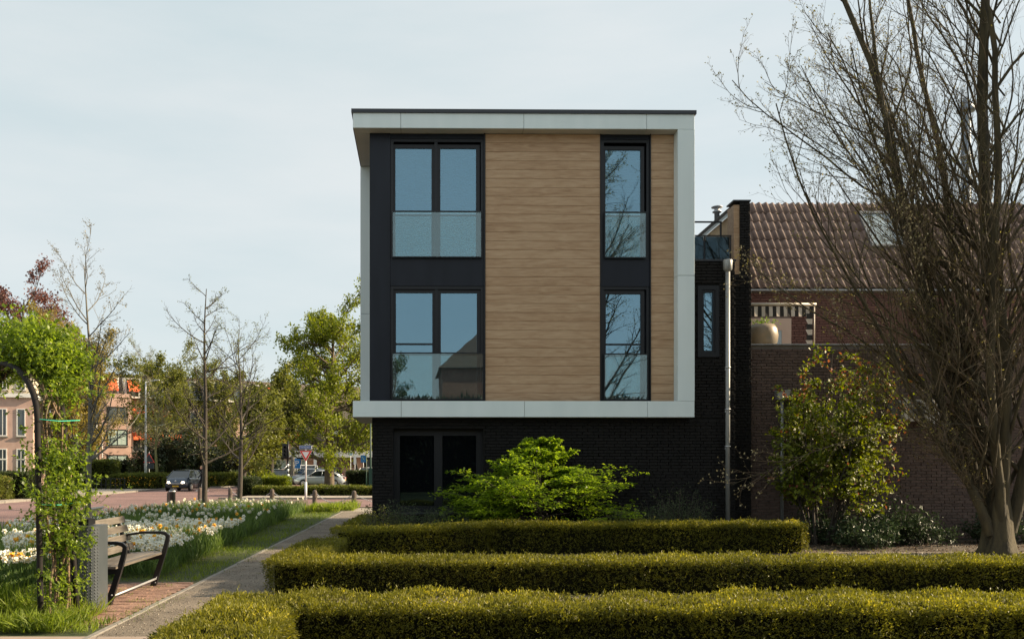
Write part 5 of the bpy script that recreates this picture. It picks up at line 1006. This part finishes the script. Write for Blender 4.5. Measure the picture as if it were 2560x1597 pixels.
# ------------------------------------------------------------ cars
def carmat(n, c, c2=None): return mat(n, c, c2 or tuple(min(1, v * 1.1) for v in c), rough=.28, spec=.6, metal=.35, coat=.6, nscale=1)
M_cg = mat('car glass', (.015, .022, .026), rough=.05, spec=.9); M_chr = mat('bright rim metal', (.6, .6, .6), rough=.3, metal=.8)
M_hl = mat('headlamp glass', (.55, .55, .52), rough=.15, spec=.9); M_tl = mat('tail lamp red', (.55, .03, .02), rough=.2); M_plate = mat('yellow number plate', (.80, .50, .03), rough=.5)
M_lit = mat('lit headlamp', (.9, .8, .6), emis=(1.0, .80, .55, 5))
def car(name, label, loc, rz, paint, L=3.6, W=1.5, Hh=1.28, kind='hatch', lit=False, hood=.24, group='cars parked behind the hedges'):
    """front towards -y; profile of hood, windscreen, roof and tail lofted across the width"""
    t = thing(name, label, 'car', loc, rz, group); s = Hh / 1.45; y0 = -L / 2
    gh = {'hatch': (.20, .36, .82, .985), 'van': (.12, .26, .95, .99), 'sedan': (.27, .43, .72, .90), 'mono': (.10, .34, .84, .985)}[kind]   # screen base, roof start, roof end, rear glass base
    belt, roof = .93 * s, 1.45 * s; n = 15; ys = np.linspace(0, 1, n); vs = []; prof = []
    for f in ys:
        bt = belt * (.70 + .30 * min(1, (f / gh[0])) ** .55) if f < gh[0] else belt * (1 + .03 * (f - gh[0])); bt *= 1 if f < .93 else 1 - (f - .93) * 1.6
        w_ = W / 2 * (1 - .30 * max(0, (.16 - f) / .16) ** 2 - .22 * max(0, (f - .86) / .14) ** 2); zb = .20 * s + .06 * s * (abs(f - .5) * 2) ** 6
        prof.append((w_, zb, bt)); ring = [(-.80 * w_, zb), (-.97 * w_, zb + .08 * s), (-w_, zb + .30 * s * 1), (-.985 * w_, bt - .16 * s), (-.90 * w_, bt - .03 * s), (-.55 * w_, bt + .02 * s), (.55 * w_, bt + .02 * s), (.90 * w_, bt - .03 * s), (.985 * w_, bt - .16 * s), (w_, zb + .30 * s), (.97 * w_, zb + .08 * s), (.80 * w_, zb)]
        vs += [(x, y0 + f * L, z) for x, z in ring]
    k = 12; fs = [(i * k + j, i * k + (j + 1) % k, (i + 1) * k + (j + 1) % k, (i + 1) * k + j) for i in range(n - 1) for j in range(k)] + [tuple(range(k))[::-1], tuple((n - 1) * k + j for j in range(k))]
    MB().add(vs, fs, True).build('body', paint, t)
    wb, wr = W / 2 * .90, W / 2 * .70; a, b, c, d = [y0 + q * L for q in gh]; zb = belt - .02 * s
    # glasshouse
    top = roof - .035 * s
    V = [(-wb, a, zb * .985), (wb, a, zb * .985), (wb, d, zb), (-wb, d, zb), (-wr, b, top), (wr, b, top), (wr, c, top), (-wr, c, top)]
    MB().add(V, [(0, 1, 5, 4), (1, 2, 6, 5), (2, 3, 7, 6), (3, 0, 4, 7), (4, 5, 6, 7)]).build('windows', M_cg, t)
    ro = MB(); ym = (b + c) / 2
    rv = []
    for yy, hh in ((b - .04, -.012), (b + .25 * (c - b), .03), (ym, .045), (c - .1, .025), (c + .03, -.01)):
        rv += [(-wr - .02, yy, top - .012), (-wr * .8, yy, top + .022 + hh * .6), (0, yy, top + .032 + hh), (wr * .8, yy, top + .022 + hh * .6), (wr + .02, yy, top - .012)]
    ro.add(rv, [(i * 5 + j, i * 5 + j + 1, (i + 1) * 5 + j + 1, (i + 1) * 5 + j) for i in range(4) for j in range(4)], True)
    for sx in (-1, 1):
        ro.tube([(sx * wb, a, zb), (sx * wr, b, top)], .028, 5); ro.tube([(sx * wb, d, zb), (sx * wr, c, top)], .05, 5)
        m_ = (a + b) / 2 * .0 + b + (c - b) * .45; ro.tube([(sx * (wb + .003), m_ - .03, zb), (sx * (wr + .003), m_, top)], .022, 5)
        if kind != 'mono': ro.tube([(sx * (wb + .003), c - .16, zb), (sx * (wr + .003), c - .12, top)], .03, 5)
    ro.build('roof', paint, t)
    for sx in (-1, 1):
        MB().lathe([(.0, -.05), (.06, -.04), (.075, 0), (.06, .04), (.0, .05)], (sx * (wb + .08), a + .28, belt + .04), 8).build('mirror', M_black, t)
        for yw in (y0 + .19 * L, y0 + .81 * L):
            r = .30 * s; Mx = Matrix.Translation((sx * (W / 2 - .02), yw, r)) @ Matrix.Rotation(R(90) * sx, 4, 'Y')
            MB().lathe([(r * 1.20, -.02), (r * 1.20, .024), (r * .9, .026)], n=20, M=Mx).build('wheel_arch', M_black, t)
            wh = MB().lathe([(r * .62, -.1), (r, -.09), (r, .045), (r * .93, .055), (r * .64, .05)], n=22, M=Mx).build('wheel', M_rubber, t)
            rm = MB()
            for q in range(7):
                a_ = q * 2 * math.pi / 7; c_, s_ = math.cos(a_), math.sin(a_); p1 = Vector((.03 * c_, .03 * s_, .056)); p2 = Vector((r * .6 * c_, r * .6 * s_, .054)); u = Vector((-s_, c_, 0)) * .03 * s
                rm.add([Mx @ (p1 + u * .6), Mx @ (p2 + u), Mx @ (p2 - u), Mx @ (p1 - u * .6)], [(0, 1, 2, 3)])
            rm.lathe([(r * .58, .050), (r * .66, .050), (r * .66, .058), (r * .58, .058)], n=20, M=Mx).build('rim', M_chr, wh)
        f_ = y0 + .03 * L
        hl = MB().lathe([(.0, -.1), (.07, -.08), (.10, 0), (.07, .08), (.0, .1)], n=10); hl.v = [(sx * W * .285 + v[0] * (1.35 if lit else 1.1) , y0 + .05 + v[1] * .75, belt * .63 + v[2] * .85) for v in hl.v]; hl.build('headlight', M_lit if lit else M_hl, t)
        MB().box(sx * W * .36 - .07, sx * W * .36 + .07, -y0 - .16, -y0 + .012, belt * .72, belt * .93).build('tail_light', M_tl, t)
        part('door_handle', paint, t, (sx * W / 2 * .99 - .01, sx * W / 2 * .99 + .012, -.02, .14, belt * .80, belt * .83)); part('door_gap', M_black, t, (sx * W / 2 * .992 - .002, sx * W / 2 * .992 + .003, .17, .182, .3 * s, belt * .9), (sx * W / 2 * .992 - .002, sx * W / 2 * .992 + .003, y0 + .30 * L, y0 + .30 * L + .012, .3 * s, belt * .9))
    part('grille', M_black, t, (-W * .33, W * .33, y0 - .01, y0 + .05, .27 * s, .50 * s)); part('bumper_bar', M_chr if lit else paint, t, (-W * .31, W * .31, y0 - .022, y0 + .02, .50 * s, .535 * s))
    part('number_plate', M_plate, t, (-.20, .20, y0 - .03, y0 - .012, .30 * s, .39 * s)); part('number_plate', M_plate, t, (-.20, .20, -y0 - .01, -y0 + .022, .55 * s, .64 * s)); part('rear_bumper', M_black, t, (-W * .40, W * .40, -y0 - .12, -y0 + .015, .24 * s, .40 * s))
    return t
p = at(437, 0, 58.2); CB = car('small_car', 'dark blue hatchback driving along the road with its headlights lit', (p.x, 58.2, .008), R(-5), carmat('dark blue car paint', (.045, .062, .09)), 3.2, 1.58, 1.36, 'mono', lit=True, group='cars on the road')
MB().lathe([(.055, 0), (.06, .01), (.02, .014)], n=12, M=Matrix.Translation((0, -1.59, .66)) @ Matrix.Rotation(R(90), 4, 'X')).build('badge', M_chr, CB); text('plate_lettering', '12-XFD-7', .075, M_black, CB, (0, -1.633, .32))
car('silver_car', 'silver two door car parked side on behind the big yellow green tree', (at(758, 0, 71.5).x, 71.5, .006), R(-90), carmat('silver car paint', (.52, .56, .58)), 4.05, 1.6, 1.28, 'sedan')
car('parked_car', 'light blue grey car behind the yellow green hedge, only windscreen and roof showing', (at(660, 0, 69).x, 69, .006), R(18), carmat('light blue car paint', (.38, .50, .54)), 3.7, 1.55, 1.36, 'hatch')
car('parked_car', 'dark estate car with grey roof behind the front of the silver car', (at(733, 0, 79).x, 79, .006), R(-58), carmat('graphite car paint', (.20, .23, .26)), 4.0, 1.6, 1.40, 'hatch')
car('parked_car', 'blue grey car with raked windscreen left of the graphite estate car', (at(714, 0, 84.5).x, 84.5, .006), R(-60), carmat('blue grey car paint', (.24, .33, .38)), 4.0, 1.6, 1.42, 'hatch')
car('white_van', 'white van with black rear window behind the traffic light trunk', (at(712, 0, 90).x - .4, 90, .006), R(-75), carmat('white van paint', (.75, .76, .76)), 4.3, 1.75, 1.75, 'van')
car('black_car', 'black car parked nearest the shop front', (at(765, 0, 89).x, 89, .006), R(-80), carmat('black car paint', (.02, .02, .022)), 4.0, 1.6, 1.55, 'hatch')
car('parked_car', 'red roofed car behind the dark shrubs before the green shop windows', (at(632, 0, 90).x, 90, .006), R(-20), carmat('dark red car paint', (.28, .06, .07)), 3.9, 1.6, 1.55, 'hatch')
car('parked_car', 'dark car with glowing red tail light behind the tall hedge at left', (at(237, 0, 72).x, 72, .02), R(155), carmat('dark green car paint', (.03, .045, .06)), 3.9, 1.6, 1.6, 'hatch', group=None)
car('parked_car', 'white car with red lamps at the house corner beyond the green lamp post', (at(876, 0, 76).x, 76, .006), R(170), carmat('white car paint', (.70, .70, .70)), 3.7, 1.55, 1.5, 'hatch')

# ------------------------------------------------------------ street furniture
def bollard(label, x, y, h=.66, r=.10, m=M_stone, grp='chained stone bollards by the side road'):
    t = thing('bollard', label, 'bollard', (x, y, 0), 0, grp)
    MB().lathe([(r * 1.1, -.02), (r * 1.1, .04), (r, .06), (r * .92, h * .80), (r * .86, h * .90), (r * .6, h * .97), (r * .1, h)], n=16).build('post', m, t)
    MB().lathe([(.012, 0), (.03, .01), (.03, .02)], (0, 0, 0), 8, M=Matrix.Translation((r * .9, 0, h * .72)) @ Matrix.Rotation(R(90), 4, 'Y')).build('chain_eye', M_steel, t); return t
bl = [(838, 33.9, 'stone bollard nearest the black brick corner'), (745, 34.9, 'stone bollard just right of the give way sign pole'), (644, 36.4, 'stone bollard left of the give way sign'), (545, 38.2, 'stone bollard beside the second dark bare tree'), (473, 39.0, 'stone bollard left of the slim dark bare tree')]
bp = []
for x, d, lb in bl: X = at(x, 0, d).x; bollard(lb, X, d); bp.append((X, d))
def chain(a, b, label):
    t = thing('chain', label, 'chain', (a[0], a[1], 0), 0, 'chains between the stone bollards'); A = Vector((0, 0, .48)); B = Vector((b[0] - a[0], b[1] - a[1], .48)); n = 44; me = MB().lathe([(.004, 0)], n=3)
    link_me = MB()
    ring = [(.034 * math.cos(q), .018 * math.sin(q)) for q in np.linspace(0, 2 * math.pi, 9)[:-1]]
    link_me.tube([(x, 0, z) for x, z in ring] + [(ring[0][0], 0, ring[0][1])], .0065, 4, False); lm = link_me.mesh('chain_link', M_steel); prev = None
    for i in range(n):
        s = (i + .5) / n; p_ = A.lerp(B, s); p_.z -= .30 * 4 * s * (1 - s); s2 = s + .01; p2_ = A.lerp(B, s2); p2_.z -= .30 * 4 * s2 * (1 - s2)
        o = link('chain_link', lm, t, p_); dv = p2_ - p_; o.rotation_euler = (Matrix.Rotation(math.atan2(dv.y, dv.x), 3, 'Z') @ Matrix.Rotation(-math.atan2(dv.z, math.hypot(dv.x, dv.y)), 3, 'Y') @ Matrix.Rotation(R(90) * (i % 2), 3, 'X')).to_euler()
for i, lb in enumerate(('hanging chain between the two right stone bollards', 'hanging chain in front of the give way sign pole', 'hanging chain left of the give way sign bollards')): chain((bp[i + 1][0] + .1, bp[i + 1][1]), (bp[i][0] - .1, bp[i][1]), lb)
chain((bp[0][0] + .1, bp[0][1]), (-.6, 33.4), 'hanging chain ending at the black brick corner')
t = thing('bollard', 'dark metal road bollard with reflective top band at the bed edge', 'bollard', (at(408, 0, 31.8).x, 31.8, 0)); MB().lathe([(.11, 0), (.11, .62), (.12, .64), (.12, .72), (.06, .76), (.01, .77)], n=16).build('post', M_black, t); MB().lathe([(.1215, 0), (.1215, .05)], (0, 0, .66), 16).build('reflective_band', M_steel, t)
bollard('brown stone bollard half hidden behind the dark metal bollard', at(401, 0, 32.6).x, 32.6, grp=None)
# give way sign with street name board
GS = thing('give_way_sign', 'red bordered give way sign under a blue street name board on a white pole', 'road sign', (at(724, 0, 41.6).x, 41.6, 0))
M_red = mat('sign red', (.72, .05, .03), rough=.4); M_sw = mat('sign white', (.85, .85, .83), rough=.4); M_blue = mat('sign blue', (.02, .10, .32), rough=.4); M_pole = mat('white pole', (.72, .73, .73), rough=.4)
MB().tube([(0, 0, 0), (0, 0, .85)], .055, 12).build('pole_sleeve', M_pole, GS); MB().tube([(0, 0, .85), (0, 0, 2.38)], .034, 12).build('pole', M_pole, GS)
def tri(s, y, z): return [(-s, z), (s, z), (0, z - s * 1.74)]
zt = 2.33
for s_, y_, m_, dz in ((.31, -.045, M_sw, 0), (.285, -.052, M_red, -.013), (.175, -.059, M_sw, -.067)): MB().prism([(-s_, zt + dz), (0, zt + dz - s_ * 1.74), (s_, zt + dz)], 'y', y_, y_ + .006).build('sign_plate', m_, GS)
nb = part('name_board', M_sw, GS, (-.31, .28, -.03, .03, 2.40, 2.56)); part('board_face', M_blue, nb, (-.295, .265, -.036, -.0305, 2.415, 2.545)); text('board_lettering', 'Torenpatern', .095, M_sw, nb, (-.015, -.038, 2.478), ext=.001)
# striped traffic light pole
TL = thing('traffic_light', 'black signal head on a pole with black and white bands', 'traffic light', (at(682, 0, 56).x, 56, 0))
for i in range(12): MB().lathe([(.055, 0), (.055, .16)], (0, 0, i * .16), 12).build('pole_band', M_black if i % 2 else M_sw, TL)
MB().tube([(0, 0, 1.92), (0, 0, 3.2)], .05, 10).build('pole', M_black, TL); MB().lathe([(.07, 0), (.085, .05), (.085, .12), (.055, .16)], (0, 0, .42), 12).build('pole_collar', M_sw, TL)
hd = part('signal_head', M_black, TL, (-.30, -.06, -.12, .1, 2.2, 2.95)); part('back_board', M_black, TL, (-.38, .0, .03, .05, 2.12, 3.03))
for z in (2.32, 2.56, 2.8): MB().lathe([(.075, 0), (.085, .10), (.08, .10), (.07, 0)], n=12, M=Matrix.Translation((-.18, -.12, z)) @ Matrix.Rotation(R(90), 4, 'X')).build('visor', M_black, hd)
def lamp_post(name, label, x, d, h, arm, m, r=.06, kind='arm'):
    t = thing(name, label, 'lamp post', (at(x, 0, d).x, d, 0)); MB().tube([(0, 0, 0), (0, 0, h * .25), (0, 0, h)], [r * 1.5, r, r * .6], 10).build('post', m, t)
    if kind == 'arm': MB().tube([(0, 0, h * .985), (arm * .5, 0, h + .05), (arm, 0, h + .08)], .025, 6).build('arm', m, t); MB().prism([(arm * .8, h + .06), (arm * 1.35, h + .1), (arm * 1.35, h + .15), (arm * .85, h + .16)], 'y', -.1, .1).build('lamp_head', m, t)
    else:
        MB().lathe([(.03, 0), (.15, .10), (.20, .50), (.21, .52), (.05, .68), (.02, .78)], (0, 0, h), 10).build('lantern', mat('lantern glass', (.25, .28, .26), rough=.2), t); MB().lathe([(.24, 0), (.24, .03), (.06, .18)], (0, 0, h + .5), 10).build('lantern_roof', m, t)
    return t
M_gp = mat('dark green paint', (.010, .045, .028), rough=.45); M_gy = mat('light grey pole', (.50, .51, .52), rough=.5)
lp = lamp_post('street_lamp', 'tall light grey lamp post rising out of the island hedge', 345, 66, 7.9, .75, M_gy, .085); MB().tube([(0, -.02, 4.45), (1.5, 0, 4.75)], .015, 5).build('stay', M_gy, lp)
lamp_post('street_lamp', 'thin grey lamp post before the pink flats left window', 242, 76, 5.2, .0001, M_gy, .05)
lamp_post('street_lamp', 'white pole beside the left corner of the flats', 183 + 2, 79, 7.5, .0001, M_gy, .05)
lamp_post('lantern_post', 'dark green lantern post nearer the house corner', 877, 62, 6.2, .5, M_gp, .07, 'lantern'); lamp_post('lantern_post', 'dark green post with small lantern left of the taller green post', 867, 68, 3.3, .3, M_gp, .05, 'lantern')
lamp_post('street_lamp', 'slim white pole in the car park before the green shop windows', 646, 84, 3.0, .0001, M_pole, .05)
MB().box(-.12, .12, -.12, .12, 0, 1.5).build('post_base', M_gp, [o for o in COL.objects if o.get('label') == 'dark green lantern post nearer the house corner'][0])
ws = thing('warning_sign', 'back of a red edged triangular warning sign with plate on the hedge island', 'road sign', (at(353, 0, 68).x, 68, 0)); MB().tube([(0, 0, 0), (0, 0, 2.7)], .03, 8).build('pole', M_gy, ws)
MB().prism([(-.42, 1.9), (.42, 1.9), (0, 2.65)], 'y', -.04, -.03).build('sign_rim', M_red, ws); MB().prism([(-.36, 1.935), (.36, 1.935), (0, 2.57)], 'y', -.05, -.041).build('sign_plate', M_cop, ws); part('sub_plate', M_cop, ws, (-.40, .38, -.05, -.03, 1.42, 1.86))
def small_sign(name, label, x, d, zt_, w_, h_, m, letter=None):
    t = thing(name, label, 'road sign', (at(x, 0, d).x, d, 0)); MB().tube([(0, 0, 0), (0, 0, zt_)], .03, 8).build('pole', M_pole, t); pl = part('sign_plate', m, t, (-w_ / 2, w_ / 2, -.05, -.035, zt_ - h_, zt_))
    if letter: text('sign_letter', letter, h_ * .8, M_sw, pl, (0, -.055, zt_ - h_ / 2))
M_sblue = mat('parking sign blue', (.03, .20, .50), rough=.5)
small_sign('parking_sign', 'blue square parking sign with white P in the car park', 703, 80, 2.3, .62, .85, M_sblue, 'P')
small_sign('parking_sign', 'white upright notice board sign right of the give way sign', 746, 78, 2.75, .26, 1.0, M_sw); small_sign('parking_sign', 'white narrow sign just right of the thick plane tree trunk', 848 - 8, 80, 2.75, .22, .95, M_sw)
small_sign('crossing_sign', 'blue pedestrian crossing sign left of the green lantern posts', 855 + 5, 86, 2.7, .5, .7, M_sblue); small_sign('parking_sign', 'small pale blue topped sign post before the shop glass', 836 - 6, 84, 2.9, .3, .25, mat('pale blue', (.35, .55, .65)))
small_sign('parking_sign', 'blue triangular topped sign behind the plane tree', 778, 86, 2.5, .4, .5, M_sblue); small_sign('round_sign', 'pale disc sign left of the blue parking sign', 698, 82, 2.75, .3, .55, M_sw)
small_sign('advert_board', 'tan advertising board on the shop pavement beside the plane tree trunk', 827, 88, 1.5, 1.2, 1.3, mat('tan board', (.45, .27, .20)))
part('rails', M_frame, thing('fence_rail', 'low dark railing beside the tall hedge near the parked dark car', 'railing', (at(205, 0, 60).x, 60, 0)), (0, 2.6, 0, .04, .75, .8), (0, 2.6, 0, .04, .35, .38), *[(i * .32, i * .32 + .04, 0, .04, 0, .8) for i in range(9)])
# ------------------------------------------------------------ person walking behind the slim tree
PS = thing('person', 'person in black clothes and pale shoes walking behind the slim dark tree', 'person', (at(478, 0, 57).x, 57, .01), R(-75))
S = .92
J = [(0, 0, .93), (0, 0, 1.12), (0, -.01, 1.34), (0, -.015, 1.44), (0, -.03, 1.50), (0, -.03, 1.60), (0, -.025, 1.68), (-.17, 0, 1.36), (-.23, .10, 1.12), (-.21, .02, .90), (-.21, -.02, .80), (.17, 0, 1.36), (.23, -.10, 1.12), (.21, -.26, .95), (.21, -.31, .87),
     (-.09, 0, .88), (-.10, -.20, .52), (-.10, -.20, .09), (-.10, -.33, .03), (.09, 0, .88), (.10, .10, .50), (.10, .36, .16), (.10, .30, .03)]
E = [(0, 1), (1, 2), (2, 3), (3, 4), (4, 5), (5, 6), (2, 7), (7, 8), (8, 9), (9, 10), (2, 11), (11, 12), (12, 13), (13, 14), (0, 15), (15, 16), (16, 17), (17, 18), (0, 19), (19, 20), (20, 21), (21, 22)]
RD = [.15, .14, .16, .06, .055, .095, .07, .065, .05, .036, .035, .065, .05, .036, .035, .105, .07, .05, .04, .105, .07, .05, .04]
me = bpy.data.meshes.new('body'); me.from_pydata([Vector(j) * S for j in J], E, []); o = link('body', me, PS); me.materials.append(mat('black clothes', (.012, .012, .014), rough=.9))
md = o.modifiers.new('Skin', 'SKIN'); 
for i, r in enumerate(RD): me.skin_vertices[0].data[i].radius = (r * S, r * S * (.75 if i < 3 else 1))
me.skin_vertices[0].data[0].use_root = True; o.modifiers.new('Sub', 'SUBSURF').levels = 1; o.modifiers['Sub'].render_levels = 1
hm = MB().lathe([(.0, -.12), (.05, -.11), (.075, -.05), (.082, .01), (.075, .06), (.05, .10), (.0, .12)], (0, -.035, 1.635 * S), 12).box(-.012, .012, -.135, -.10, 1.60 * S, 1.635 * S); hm.build('head', mat('skin', (.55, .33, .24), rough=.6), PS)
MB().lathe([(.086, 0), (.088, .05), (.06, .10), (.0, .115)], (0, -.02, 1.66 * S), 12).build('hair', mat('fair hair', (.35, .24, .14), rough=.8), PS)
for j in (18, 22): part('shoe', mat('pale shoe', (.65, .6, .55)), PS, (J[j][0] * S - .045, J[j][0] * S + .045, J[j][1] * S - .08, J[j][1] * S + .16, -.0, .07))
